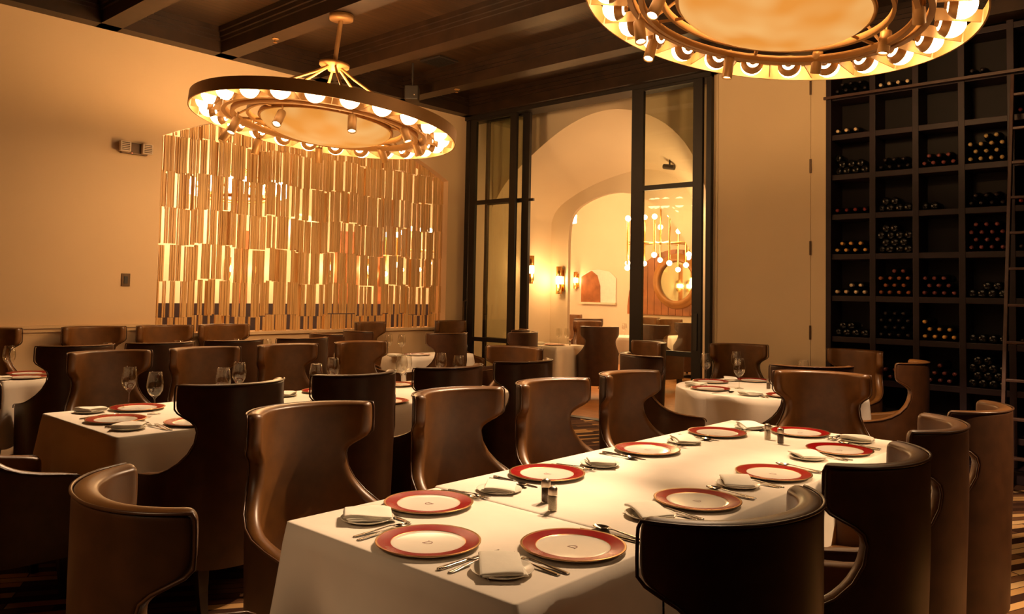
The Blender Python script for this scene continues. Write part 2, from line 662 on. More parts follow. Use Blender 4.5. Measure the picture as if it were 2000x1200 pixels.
def face_with_hole(m, prof, y, x0, x1, z1):
    """wall in the plane y with an arched hole of the given profile"""
    cx = sum(p[0] for p in prof) / len(prof)
    outer = []
    for (x, z) in prof:
        dx, dz = x - cx, z - 0.0
        ts = []
        if dx < -1e-6:
            ts.append((x0 - cx) / dx)
        if dx > 1e-6:
            ts.append((x1 - cx) / dx)
        if dz > 1e-6:
            ts.append(z1 / dz)
        t = min(ts)
        outer.append((cx + dx * t, dz * t))
    m.smooth = False
    m.grid([[(p[0], y, p[1]) for p in prof], [(p[0], y, p[1]) for p in outer]])
    # corner fillers
    pa = outer
    for a, b in zip(pa, pa[1:]):
        if (abs(a[0] - x0) < 1e-4 and abs(b[1] - z1) < 1e-4 and a[1] < z1 - 1e-4):
            i = len(m.v)
            m.v.extend([(a[0], y, a[1]), (x0, y, z1), (b[0], y, b[1])])
            m.face((i, i + 1, i + 2))
        if (abs(b[0] - x1) < 1e-4 and abs(a[1] - z1) < 1e-4 and b[1] < z1 - 1e-4):
            i = len(m.v)
            m.v.extend([(a[0], y, a[1]), (x1, y, z1), (b[0], y, b[1])])
            m.face((i, i + 1, i + 2))


m = MB()
face_with_hole(m, PA, YA1, XL - 0.26, -2.9, 4.5)
struct('wall_archway', m, 'plaster_far')
m = MB()
m.smooth = True
rows = []
for k in range(7):
    t = k / 6
    rows.append([(a[0] + (b[0] - a[0]) * t, YA1 + (YA2 - YA1) * t, a[1] + (b[1] - a[1]) * t) for a, b in zip(PA, PB)])
m.grid(rows)
struct('ceiling_vault', m, 'plaster_far')
m = MB()
m.smooth = True
m.smooth = False
m.grid([[(p[0], YA2, p[1]) for p in PB], [(p[0], YA2, p[1]) for p in PC]])
m.grid([[(p[0], yy, p[1]) for p in PC] for yy in (YA2, YA3)])
face_with_hole(m, PC, YA3, -8.35, -2.9, 4.6)
struct('wall_inner_archway', m, 'plaster_far')
# blocks that close the passage to left and right
struct('wall_passage_left', MB().box2((XL - 0.26, YB + 0.06, 0), (XL - 0.16, YA3 - 0.01, 4.5)).box2((XL - 0.16, YB + 0.06, 0), (XL, YA1 - 0.01, 4.5)), 'plaster_far')
struct('wall_passage_right', MB().box2((-4.3, YB + 0.31, 0), (-4.2, YA3, 4.5)), 'plaster_far')
struct('ceiling_passage', MB().box2((XL - 0.26, YB + 0.2, 4.5), (-2.9, YA3 + 0.02, 4.6)), 'plaster_far')

# hall beyond
struct('wall_hall_back', MB().box2((-14.2, 16.0, 0), (-2.5, 16.2, 4.8)), 'plaster_far')
struct('wall_hall_right', MB().box2((-2.7, YA3 + 0.02, 0), (-2.5, 16.0, 4.8)), 'plaster_far')
struct('wall_hall_front', MB().box2((-14.2, 0.8, 0), (XL - 0.27, 1.0, 4.8)), 'plaster_far')
struct('ceiling_hall', MB().box2((-14.2, 1.0, 4.7), (XL - 0.27, 16.2, 4.8)).box2((XL - 0.27, YA3 + 0.02, 4.7), (-2.5, 16.2, 4.8)), 'plaster_far')
# hall side wall with an arched alcove
ya0, ya1 = 8.66, 9.66
m = MB()
m.box2((-14.3, 0.8, 0), (-14.0, ya0, 4.8)).box2((-14.3, ya1, 0), (-14.0, 16.2, 4.8)).box2((-14.3, ya0, 0), (-14.0, ya1, 2.3))
for k in range(12):
    f0, f1 = -1 + 2 * k / 12, -1 + 2 * (k + 1) / 12
    za, zb = 2.42 + 0.62 * math.sqrt(max(0, 1 - f0 * f0)), 2.42 + 0.62 * math.sqrt(max(0, 1 - f1 * f1))
    c0 = (ya0 + ya1) / 2
    m.prism([(c0 + f0 * 0.5, za), (c0 + f1 * 0.5, zb), (c0 + f1 * 0.5, 4.8), (c0 + f0 * 0.5, 4.8)], -14.3, -14.0, 'yz')
m.box2((-14.45, ya0 - 0.3, 2.1), (-14.38, ya1 + 0.5, 3.3))
struct('wall_hall_left', m, 'plaster_far')
struct('trim_5', MB().box2((-14.0, 1.0, 0), (-13.95, 16.0, 1.22)), 'rack_wood')
struct('trim_6', MB().box2((-14.0, 9.95, 1.22), (-13.96, 10.55, 2.75)).box2((-14.0, 7.75, 1.22), (-13.96, 7.95, 2.6)).box2((-14.0, 11.0, 1.22), (-13.96, 11.2, 2.6)), 'panel_wood')

# crescent of planked wood with a round mirror, on the back wall of the hall
yw = 15.98
c_big = at(1322, 600, y=yw)
c_mir = at(1325, 550, y=yw)
r_big = 1.30
m = MB()
NP = 14
for k in range(NP):
    x0 = c_big.x - r_big + 2 * r_big * k / NP
    x1 = x0 + 2 * r_big / NP - 0.012
    pts = []
    for q in range(5):
        xx = x0 + (x1 - x0) * q / 4
        h = math.sqrt(max(0.0, r_big ** 2 - (xx - c_big.x) ** 2))
        pts.append((xx, c_big.z + h * 1.0))
    poly = [(x0, 1.08), (x1, 1.08)] + pts[::-1]
    m.prism(poly, yw - 0.05, yw, 'xz')
wp = build('wall_panel', m, 'panel_wood')
tag(wp, 'half-round panel of upright wooden planks around the round mirror in the far hall', 'wall panel')
rm = thing('round_mirror', 'round mirror in a wide wooden ring on the planked panel of the far hall', 'mirror', (c_mir.x, yw - 0.05, c_mir.z), (PI / 2, 0, 0))
m = MB()
m.smooth = True
m.lathe([(0.44, 0.002), (0.44, 0.09), (0.47, 0.11), (0.52, 0.10), (0.55, 0.07), (0.565, 0.05), (0.61, 0.045), (0.63, 0.0)], 48)
build('frame', m, 'frame_wood', rm)
build('glass', MB().lathe([(0.0001, 0.03), (0.445, 0.03)], 48), 'mirror', rm)

# alcove with a wooden fin, left of it
n0, n1 = at(1137, 590, y=yw), at(1203, 590, y=yw)
nt = at(1155, 527, y=yw).z
al = thing('wall_alcove', 'pale arched alcove with a curved wooden fin in the far hall', 'alcove', ((n0.x + n1.x) / 2, yw, n0.z))
wd, hh = (n1.x - n0.x), nt - n0.z
poly = [(-wd / 2, 0), (wd / 2, 0), (wd / 2, hh * 0.74), (wd * 0.32, hh * 0.93), (0, hh), (-wd * 0.30, hh * 0.97), (-wd / 2, hh * 0.80)]
build('recess', MB().prism(poly, -0.012, -0.002, 'xz'), 'napkin_cotton', al)
build('ledge', MB().box2((-wd / 2 - 0.02, -0.06, -0.05), (wd / 2 + 0.02, -0.002, 0.0)), 'plaster_far', al)
poly = [(-wd / 2, 0), (wd * 0.06, 0), (wd * 0.05, hh * 0.5), (-wd * 0.04, hh * 0.82), (-wd * 0.20, hh * 0.96), (-wd / 2, hh * 0.78)]
build('fin', MB().prism(poly, -0.05, -0.014, 'xz'), 'panel_wood', al)


# ------------------------------------------------------------------ slatted screen in the arch
scr = thing('slat_screen', 'arched screen of golden vertical slats in the left wall', 'screen', (XL - 0.13, yc, ZS + 0.03))
pitch = 0.372
rnd = random.Random(41)
zr0 = ZS + 0.03
row = 0
z = zr0
bounds = [zr0, 1.19, 1.565, 1.94, 2.315, 2.69, 3.065, 3.6]
for ri in range(len(bounds) - 1):
    za, zb = bounds[ri], bounds[ri + 1]
    if ri < len(bounds) - 2:
        m = MB()
    for layer, xo in ((0, 0.035), (1, -0.04)):
        y = YS0 + 0.008
        while y < YS1 - 0.02:
            # a bundle of slats, then a wider opening
            nb = rnd.randint(2, 6) if layer == 0 else rnd.randint(1, 5)
            drop_ = 0.018 * rnd.choice((-1, 0, 0, 1)) if ri > 0 else 0
            for q in range(nb):
                wdt = rnd.choice((0.008, 0.011, 0.014, 0.018, 0.024, 0.03))
                if y + wdt > YS1 - 0.008:
                    y = YS1
                    break
                cy_ = math.floor((y - YS0) / 0.42)
                j = 0.022 * (cy_ % 2) + drop_ * 0.5 if ri > 0 else 0
                j2 = 0.022 * (cy_ % 2) + drop_ * 0.5 if ri < len(bounds) - 2 else 0
                top = min(zb + j2, arch_z(y) - 0.004, arch_z(y + wdt) - 0.004)
                bot = za + j
                if top > bot + 0.03:
                    dx = rnd.uniform(-0.006, 0.006)
                    m.box2((xo + dx - 0.007, y - yc, bot - (ZS + 0.03) + 0.001), (xo + dx + 0.007, y + wdt - yc, top - (ZS + 0.03) - 0.001))
                y += wdt + rnd.choice((0.003, 0.004, 0.006, 0.009))
            if layer == 0:
                y += rnd.choice((0.010, 0.022, 0.036) if ri >= 3 else (0.016, 0.034, 0.055))
            else:
                y += rnd.choice((0.05, 0.10, 0.18) if ri >= 4 else (0.14, 0.22, 0.34) if ri >= 2 else (0.3, 0.5))
    if ri != len(bounds) - 3:
        build('slat_row', m, 'slat_wood', scr)

# ------------------------------------------------------------------ wine wall
UX = [-2.95 + 0.38 * k for k in range(9)]
SZ = [0.335, 0.73, 1.12, 1.515, 1.92, 2.31, 2.70, 3.095, 3.49, 3.90]
rack = thing('wine_rack', 'dark wooden wall of square wine pigeonholes at the back right', 'wine rack', (-1.5, YB + 0.1, 0))
O = Vector((-1.5, YB + 0.1, 0))


def rbox(a, b):
    return MB().box2([p - q for p, q in zip(a, O)], [p - q for p, q in zip(b, O)])


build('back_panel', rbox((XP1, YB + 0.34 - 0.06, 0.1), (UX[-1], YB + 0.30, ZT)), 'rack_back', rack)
build('plinth', rbox((XP1 + 0.005, YB - 0.14, 0), (UX[-1], YB + 0.28, 0.11)), 'rack_wood', rack, bevel=0.006)
build('side_board', rbox((XP1 + 0.004, YB - 0.03, 0.11), (UX[0] - 0.005, YB + 0.28, ZT - 0.27)), 'rack_wood', rack, bevel=0.004)
for x in UX[1:]:
    build('upright', rbox((x - 0.027, YB - 0.012, 0.11), (x + 0.027, YB + 0.28, ZT - 0.27)), 'rack_wood', rack, bevel=0.004)
for z in SZ:
    build('shelf', rbox((UX[0] - 0.004, YB - 0.008, z - 0.027), (UX[-1], YB + 0.28, z + 0.027)), 'rack_wood', rack, bevel=0.004)
build('ladder_rail', rbox((XP1 - 0.0, YB - 0.085, 3.47), (UX[-1], YB - 0.06, 3.495)).tube([(XP1 + 0.1 - O.x, -0.06 - 0.1, 3.483), (XP1 + 0.1 - O.x, -0.09, 3.483)], 0.012, 6), 'ladder_wood', rack)

# ladder leaning on the rail
lad = thing('ladder', 'wooden rolling ladder leaning against the wine wall', 'ladder', (-1.17, 7.25, 0))
for x in (-0.225, 0.225):
    m = MB()
    a, b = Vector((x, 0, 0)), Vector((x, 0.60, 3.44))
    d_ = (b - a)
    rot = Matrix.Rotation(-math.atan2(d_.y, d_.z), 3, 'X')
    m.box((a + b) / 2, (0.028, 0.06, d_.length), rot)
    build('stile', m, 'ladder_wood', lad, bevel=0.005)
for k in range(1, 12):
    t = k / 11.6
    build('rung', MB().box((0, 0.60 * t, 3.44 * t), (0.424, 0.06, 0.022)), 'ladder_wood', lad, bevel=0.004)

# wine bottles, neck or base towards the room (local +Y = out of the rack, -Y world)
def bottle_mesh(cap, base_out=False):
    m = MB()
    m.smooth = True
    rot = Matrix.Rotation(PI / 2 if not base_out else -PI / 2, 3, 'X')   # local z -> -y (neck to the room)
    prof = [(0.0001, -0.145), (0.030, -0.146), (0.0375, -0.138), (0.038, 0.03), (0.034, 0.055), (0.020, 0.08), (0.0145, 0.095), (0.0140, 0.105)]
    m.cur = 0
    m.lathe(prof, 14, rot=rot)
    m.cur = 1
    m.lathe([(0.0142, 0.095), (0.0150, 0.10), (0.0155, 0.138), (0.0168, 0.140), (0.0168, 0.1505), (0.0001, 0.1515)], 12, rot=rot)
    return m.mesh('wine_bottle', ['bottle_glass', cap])


BM = {}


def bottle(cap, loc, label, group, base_out=False, roll=0):
    key = (cap, base_out)
    if key not in BM:
        BM[key] = bottle_mesh(cap, base_out)
    o = link('wine_bottle', BM[key], None, loc, (0, 0, 0))
    tag(o, label, 'wine bottle', group)
    return o


CAPNAME = {'foil_gold': 'gold-capped', 'foil_cream': 'cream-capped', 'foil_red': 'red-capped', 'foil_pink': 'dull pink-capped',
           'foil_orange': 'orange-capped', 'foil_dark': 'dark-capped', 'foil_olive': 'olive-gold-capped'}
LAY = ['bottom', 'second', 'third', 'fourth']
ROWN = {8: 'top', 7: 'second', 6: 'third', 5: 'fourth', 4: 'fifth', 3: 'sixth', 2: 'seventh', 1: 'eighth', 0: 'ninth'}


def fill(col, row, layers, cap, base_out=False):
    """layers: list of (count, offset) from the bottom up; offset in bottle pitches from the left"""
    x0, x1 = UX[col] + 0.027, UX[col + 1] - 0.027
    if col == 0:
        x0 = UX[0] + 0.002
    z0 = SZ[row] + 0.027
    pitch = (x1 - x0 - 0.004) / 4.02
    pitch = max(pitch, 0.0785)
    for li, ent in enumerate(layers):
        cnt, off = ent[0], ent[1]
        cp = ent[2] if len(ent) > 2 else cap
        zz = z0 + 0.0385 + li * math.sqrt(max(0.0004, 0.0775 ** 2 - (pitch / 2) ** 2)) 
        for k in range(cnt):
            xx = x0 + 0.041 + (off + k) * pitch
            if xx > x1 - 0.037:
                continue
            lab = '%s wine bottle%s, %s in %s layer, %s row of pigeonholes, %s column' % (
                CAPNAME[cp], ' lying base outwards' if base_out else '', ORD[k], LAY[li], ROWN[row], ORD[col])
            lab = lab.replace('dull pink-capped', 'pink-capped')
            dy = rnd.uniform(-0.012, 0.012)
            bottle(cp, (xx, YB + 0.155 + dy + (0.0 if not base_out else 0.01), zz), lab, 'bottles in the wine wall, %s row' % ROWN[row], base_out)


fill(0, 8, [(4, 0), (3, 0.5)], 'foil_dark')
fill(1, 8, [(4, 0)], 'foil_cream')
fill(3, 8, [(2, 0.2)], 'foil_dark')
fill(0, 7, [(3, 0)], 'foil_cream')
fill(0, 6, [(4, 0), (3, 0.5), (1, 0.0)], 'foil_dark', True)
fill(1, 6, [(4, 0), (3, 0.5)], 'foil_dark')
fill(2, 6, [(4, 0), (3, 0.5)], 'foil_pink')
fill(3, 6, [(4, 0), (3, 0.5, 'foil_olive'), (4, 0), (2, 1.5)], 'foil_olive')
fill(0, 5, [(4, 0)], 'foil_red')
fill(1, 5, [(4, 0), (2, 0.5)], 'foil_dark', True)
fill(2, 5, [(2, 0)], 'foil_dark', True)
fill(3, 5, [(4, 0), (3, 0.5)], 'foil_dark')
fill(0, 4, [(4, 0), (3, 0.5)], 'foil_gold')
fill(1, 4, [(4, 0), (3, 0.5), (4, 0), (2, 0.5)], 'foil_dark', True)
fill(3, 4, [(4, 0), (3, 0.5), (4, 0), (3, 0.5)], 'foil_pink')
fill(0, 3, [(4, 0), (2, 1.5)], 'foil_cream')
fill(1, 3, [(4, 0), (3, 0.5), (4, 0), (2, 1.5, 'foil_pink')], 'foil_orange')
fill(2, 3, [(4, 0), (3, 0.5), (3, 0)], 'foil_pink')
fill(3, 3, [(4, 0), (2, 1.5)], 'foil_dark', True)
fill(0, 2, [(4, 0), (2, 0.5)], 'foil_cream', True)
fill(1, 2, [(4, 0), (3, 0.5), (4, 0), (3, 0.5)], 'foil_dark')
fill(2, 2, [(4, 0), (3, 0.5), (1, 0)], 'foil_gold')
fill(3, 2, [(4, 0)], 'foil_dark', True)
fill(0, 1, [(4, 0), (3, 0.5)], 'foil_dark')
fill(1, 1, [(4, 0), (3, 0.5)], 'foil_pink')
fill(2, 1, [(3, 0.5), (3, 1), (1, 1.5)], 'foil_pink')
fill(3, 1, [(4, 0), (3, 0.5), (4, 0), (2, 0.5)], 'foil_dark', True)
fill(4, 7, [(3, 0)], 'foil_red')
fill(4, 5, [(3, 0)], 'foil_red')
fill(4, 4, [(4, 0)], 'foil_dark')
fill(4, 2, [(4, 0)], 'foil_dark')

# ------------------------------------------------------------------ small fittings
e0, e1 = at(238, 288, x=XL), at(281, 293, x=XL)
em = thing('emergency_light', 'twin-head emergency light high on the left wall', 'emergency light', (XL, (e0.y + e1.y) / 2, (e0.z + e1.z) / 2))
dy = (e1.y - e0.y) / 2
build('body', MB().box2((0.001, -dy - 0.02, -0.06), (0.05, dy + 0.02, 0.05)), 'brown_plate', em, bevel=0.008)
for s in (-1, 1):
    h = build('lamp_head', MB().box2((0.05, s * dy - 0.052, -0.052), (0.10, s * dy + 0.052, 0.052)), 'pale_plastic', em, bevel=0.012)
    g = MB()
    for q in range(-2, 3):
        g.box2((0.1, s * dy - 0.036, q * 0.017 - 0.004), (0.1035, s * dy + 0.036, q * 0.017 + 0.004))
    build('grille', g, 'brown_plate', h)
build('indicator', MB().lathe([(0.0001, 0.0), (0.005, 0.0), (0.005, 0.004), (0.0001, 0.005)], 10, c=(0.052, -dy * 0.25, -0.055)), 'red_led', em)

s0 = at(245, 547, x=XL)
sw = thing('wall_switch', 'bronze wall switch plate on the left wall above the banquette chairs', 'switch', (XL, s0.y, s0.z))
build('plate', MB().box2((0.001, -0.042, -0.062), (0.009, 0.042, 0.062)), 'brown_plate', sw, bevel=0.003)
build('rocker', MB().box2((0.009, -0.018, -0.036), (0.014, 0.018, 0.036)), 'dark_plastic', sw, bevel=0.002)

sp = at(805, 182, z=3.86)
spk = thing('ceiling_speaker', 'small grey speaker box hanging below the dark ceiling', 'speaker', (sp.x, sp.y, 3.76))
build('cabinet', MB().box((0, 0, 0.09), (0.16, 0.18, 0.17), Matrix.Rotation(R_(42), 3, 'Z')), 'grey_plastic', spk, bevel=0.012)
build('bracket', MB().tube([(0, 0, 0.17), (0, 0, ZT - 3.76)], 0.012, 8), 'dark_plastic', spk)
build('indicator', MB().box((0.085, -0.04, 0.06), (0.012, 0.012, 0.012), Matrix.Rotation(R_(42), 3, 'Z')), 'pale_plastic', spk)

v = at(858, 118, z=ZT)
vt = thing('ceiling_vent', 'dark square air vent in the planked ceiling', 'vent', (v.x, v.y, ZT))
build('frame', MB().box2((-0.17, -0.15, -0.02), (0.17, 0.15, -0.001)), 'dark_plastic', vt, bevel=0.004)
g = MB()
for q in range(-5, 6):
    g.box((0, q * 0.024, -0.024), (0.29, 0.014, 0.003), Matrix.Rotation(R_(35), 3, 'X'))
build('louvres', g, 'frame_bronze', vt)


def sprinkler(x, y, z, label):
    t = thing('sprinkler', label, 'sprinkler', (x, y, z))
    m = MB()
    m.smooth = True
    m.lathe([(0.0001, -0.001), (0.034, -0.001), (0.036, -0.006), (0.028, -0.010), (0.0001, -0.010)], 18)
    build('escutcheon', m, 'brass_paint', t)
    build('head', MB().lathe([(0.009, -0.01), (0.009, -0.035), (0.020, -0.037), (0.020, -0.040), (0.0001, -0.041)], 12), 'brass', t)


p = at(540, 76, z=ZC)
sprinkler(p.x, 4.2, ZC, 'brass sprinkler under the ceiling beam left of the left chandelier stem')
p = at(902, 177, z=ZC)
sprinkler(p.x, 6.68, ZC, 'brass sprinkler under the beam nearest the glass partition')
p = at(1185, 224, y=8.95)
build_d = MB()
build_d.smooth = True
pz = 3.70
sd = thing('smoke_detector', 'pale round smoke detector on the vault behind the glass', 'smoke detector', (p.x, 8.95, p.z - 0.0))
build('housing', build_d.lathe([(0.0001, -0.03), (0.04, -0.03), (0.055, -0.015), (0.055, 0.03)], 20), 'plaster_far', sd)
p = at(1308, 324, y=9.3)
pj_ = thing('track_spotlight', 'small black spotlight fixed to the vault behind the right glass', 'spotlight', (p.x, 9.3, p.z))
build('head', MB().tube([(-0.09, 0, 0.0), (0.07, 0, -0.03)], 0.035, 12), 'dark_plastic', pj_)
build('stem', MB().tube([(0, 0, 0.0), (0.0, 0, 0.30)], 0.012, 8), 'dark_plastic', pj_)

# ================================================================== CHANDELIERS
def lamp(kind, name, parent, loc, energy, col=WARM, size=0.1, rot=(0, 0, 0), spot=None, blend=0.6):
    l = bpy.data.lights.new(name, kind)
    l.energy = energy
    l.color = col
    l.shadow_soft_size = size
    if kind == 'SPOT':
        l.spot_size = spot
        l.spot_blend = blend
    o = bpy.data.objects.new(name, l)
    COL.objects.link(o)
    o.parent = parent
    o.location = loc
    o.rotation_euler = rot
    return o


def ring_chandelier(label, loc, tilt, nbulb=24, spots=(), canopy=None, glow='bulb_glow', simple_=False, lampw=(0, 0), group='ring chandeliers'):
    root = thing('ring_chandelier', label, 'chandelier', loc, tilt, group)
    B = 'brass_paint'
    m = MB(); m.smooth = True
    R = 1.175
    m.lathe([(R, 0), (R, 0.105), (R - 0.010, 0.105), (R - 0.010, 0), (R, 0)], 96)
    me = build('outer_ring', m, B, root)
    md = me.modifiers.new('edge', 'EDGE_SPLIT'); md.split_angle = R_(40)
    for nm, r, z0, z1, w_ in (('lamp_ring', 0.905, 0.015, 0.07, 0.035), ('spotlight_ring', 0.83, 0.0, 0.045, 0.03), ('bowl_ring', 0.70, 0.03, 0.075, 0.022)):
        m = MB(); m.smooth = True
        m.lathe([(r, z0), (r, z1), (r - w_, z1), (r - w_, z0), (r, z0)], 80)
        o = build(nm, m, B, root)
        md = o.modifiers.new('edge', 'EDGE_SPLIT'); md.split_angle = R_(40)
    m = MB(); m.smooth = True
    m.lathe([(0.60, 0.045), (0.59, 0.075), (0.575, 0.075), (0.578, 0.03), (0.60, 0.03), (0.60, 0.045)], 72)
    build('bowl_rim', m, B, root)
    m = MB(); m.smooth = True
    prof = []
    for k in range(13):
        a = PI / 2 * k / 12
        prof.append((max(0.0001, 0.578 * math.cos(a)), 0.035 - 0.15 * math.sin(a)))
    m.lathe(prof, 72)
    build('bowl', m, 'alabaster', root)
    # braces between the rings
    for k in range(6):
        a = 2 * PI * (k + 0.25) / 6
        c, s = math.cos(a), math.sin(a)
        build('brace', MB().tube([(0.59 * c, 0.59 * s, 0.05), (0.90 * c, 0.90 * s, 0.045)], 0.011, 8), B, root)
    # bulbs and fins
    gm = MB(); gm.smooth = True
    prof = []
    rb = 0.081
    for k in range(13):
        a = PI * (0.02 + 0.98 * k / 12)
        prof.append((max(0.0001, rb * math.sin(a)), -rb * math.cos(a)))
    gm.lathe(prof, 20)
    globe = gm.mesh('bulb', [glow])
    cm = MB(); cm.smooth = True
    prof = [(0.0001, -0.092), (0.022, -0.09), (0.024, -0.078), (0.045, -0.066)]
    for k in range(6):
        a = PI * (0.20 + 0.22 * k / 5)
        prof.append(((rb + 0.0025) * math.sin(a), -(rb + 0.0025) * math.cos(a)))
    cm.lathe(prof, 20)
    cup = cm.mesh('socket', ['brass_paint'])
    fm = MB()
    fm.box((1.035, 0, 0.050), (0.245, 0.006, 0.075), Matrix.Rotation(R_(0), 3, 'X'))
    fin = fm.mesh('fin', ['brass_paint'])
    for k in range(nbulb):
        a = 2 * PI * k / nbulb
        # local +z of the bulb points outward
        rot = (Matrix.Rotation(a, 3, 'Z') @ Matrix.Rotation(R_(90), 3, 'Y')).to_euler()
        b = link('bulb', globe, root, (1.035 * math.cos(a), 1.035 * math.sin(a), 0.052), rot)
        link('socket', cup, b)
        a2 = a + PI / nbulb
        link('fin', fin, root, (0, 0, 0), (0, 0, a2))
    # hub, rods, stem, canopy
    m = MB(); m.smooth = True
    m.lathe([(0.0001, 0.54), (0.05, 0.542), (0.06, 0.57), (0.135, 0.585), (0.138, 0.61), (0.06, 0.62), (0.025, 0.64), (0.0001, 0.64)], 32)
    build('hub', m, B, root)
    for k in range(6):
        a = 2 * PI * (k + 0.25) / 6
        c, s = math.cos(a), math.sin(a)
        build('rod', MB().tube([(0.07 * c, 0.07 * s, 0.57), (0.20 * c, 0.20 * s, 0.478), (0.885 * c, 0.885 * s, 0.065)], [0.011, 0.013, 0.010], 8), B, root)
    inv = root.rotation_euler.to_matrix().inverted()
    cw = inv @ (Vector(canopy) - Vector(loc))
    build('stem', MB().tube([(0, 0, 0.62), tuple(cw + inv @ Vector((0, 0, -0.02)))], 0.021, 14), B, root)
    m = MB(); m.smooth = True
    m.lathe([(0.0001, -0.05), (0.03, -0.05), (0.105, -0.045), (0.108, -0.002), (0.0001, 0.0)], 28, c=tuple(cw), rot=inv)
    build('canopy', m, B, root)
    # spotlights: (ring angle in the room, point aimed at, power); the housing points at its target
    for (adeg, tgt, pw) in spots:
        a = R_(adeg)
        wpos = Vector((0.815 * math.cos(a), 0.815 * math.sin(a), -0.03))
        dirn = (Vector(tgt) - (Vector(loc) + wpos)).normalized()
        rot = inv @ (-dirn).to_track_quat('Z', 'Y').to_matrix()
        pos = inv @ wpos
        m = MB(); m.smooth = True
        m.lathe([(0.0001, 0.0), (0.034, 0.0), (0.036, -0.012), (0.036, -0.15), (0.031, -0.152), (0.031, -0.135)], 20, rot=rot)
        m.tube([(0, 0, -0.02), (0, 0, 0.06)], 0.007, 6)
        s = build('spotlight', m, B, root, pos)
        build('lens', MB().lathe([(0.0001, -0.138), (0.0305, -0.138)], 18, rot=rot), 'lens_glow', s)
        if pw:
            lamp('SPOT', 'spot_lamp', s, tuple(rot @ Vector((0, 0, -0.156))), pw, (1.0, 0.67, 0.40), 0.03, rot.to_euler(), R_(40), 0.5)
    if simple_:
        return root
    lamp('POINT', 'chandelier_fill', root, (0, 0, -0.75), lampw[0], WARM, 0.3)  # added fill hanging below the bowl, carries the room's brightness
    lamp('POINT', 'chandelier_fill', root, (0, 0, 0.22), lampw[1], WARM, 0.2)  # added fill above the bowl, no such source in the fixture
    return root


Z_RING = 2.985
SP1 = [(-20, (-4.65, 3.4, 0.75), 150), (18, (-4.3, 4.6, 0.5), 120), (62, (-5.2, 5.6, 0.3), 90), (105, (-6.6, 6.4, 0.75), 110), (150, (-7.3, 5.0, 0.6), 90),
       (195, (-7.2, 3.6, 0.75), 100), (232, (-7.2, 2.3, 0.75), 130), (262, (-5.9, 2.4, 0.9), 60), (300, (-4.75, 2.05, 0.75), 300)]
SP2 = [(-28, (-1.0, 3.4, 0.8), 110), (12, (-1.75, 6.45, 0.85), 330), (55, (-1.9, 5.0, 0.85), 300), (92, (-2.8, 6.2, 0.75), 230), (135, (-2.9, 5.0, 0.9), 120),
       (185, (-2.8, 3.4, 0.9), 270), (215, (-2.1, 3.65, 0.75), 210), (245, (-2.5, 2.4, 0.85), 270), (288, (-1.8, 1.62, 0.75), 290)]
def hang(c, a, b, turn):
    vd = Vector((c[0], c[1], 0)).normalized()
    sd_ = Vector((vd.y, -vd.x, 0))
    return (Matrix.Rotation(R_(a), 3, vd) @ Matrix.Rotation(R_(b), 3, sd_) @ Matrix.Rotation(R_(turn), 3, 'Z')).to_euler()


c1 = Vector((-6.10, 4.20, 2.955))
c2 = Vector((-2.12, 4.70, 3.26))
ring_chandelier('brass ring chandelier with glowing bowl, hanging whole in view at upper left', c1, hang(c1, 5.4, -1.1, 20), 24,
                SP1, (-5.93, 4.21, ZC - 0.002), lampw=(60, 84))
ring_chandelier('brass ring chandelier over the front table, cut off by the top edge', c2, hang(c2, 7.8, -4.8, 47), 24,
                SP2, (-2.05, 4.62, ZT - 0.002), lampw=(10, 125))
# the hall's own lights
def shade_chandelier(label, loc, R=0.72, n=16, h=0.26, group='hall chandeliers'):
    root = thing('shade_chandelier', label, 'chandelier', loc, (0, 0, 0), group)
    m = MB(); m.smooth = True
    m.lathe([(R, -0.02), (R, 0.02), (R - 0.03, 0.02), (R - 0.03, -0.02), (R, -0.02)], 48)
    m.lathe([(R * 0.7, -0.10), (R * 0.7, -0.16), (R * 0.66, -0.16), (R * 0.66, -0.10), (R * 0.7, -0.10)], 48)
    build('ring', m, 'brass', root)
    m = MB()
    for k in range(4):
        a = PI / 2 * k + 0.3
        m.tube([(0, 0, 0.45), (R * 0.98 * math.cos(a), R * 0.98 * math.sin(a), 0.02)], 0.010, 6)
    m.tube([(0, 0, 0.40), (0, 0, 4.7 - loc[2])], 0.016, 8)
    build('stem', m, 'brass', root)
    sm = MB(); sm.smooth = True
    sm.lathe([(0.0001, -h / 2), (0.045, -h / 2), (0.052, h / 2), (0.0001, h / 2)], 16)
    me = sm.mesh('shade', ['far_bulb_glow'])
    for k in range(n):
        a = 2 * PI * k / n
        link('shade', me, root, (R * math.cos(a), R * math.sin(a), 0.03))
    return root


shade_chandelier('ring chandelier of upright glowing shades in the room behind the slat screen', (-12.6, 6.95, 3.16), 0.74, 18, 0.24)
p = at(1112, 430, y=11.6)
shade_chandelier('small chandelier of glowing shades half hidden by the inner arch', (p.x - 0.22, 11.6, p.z), 0.26, 9, 0.15)


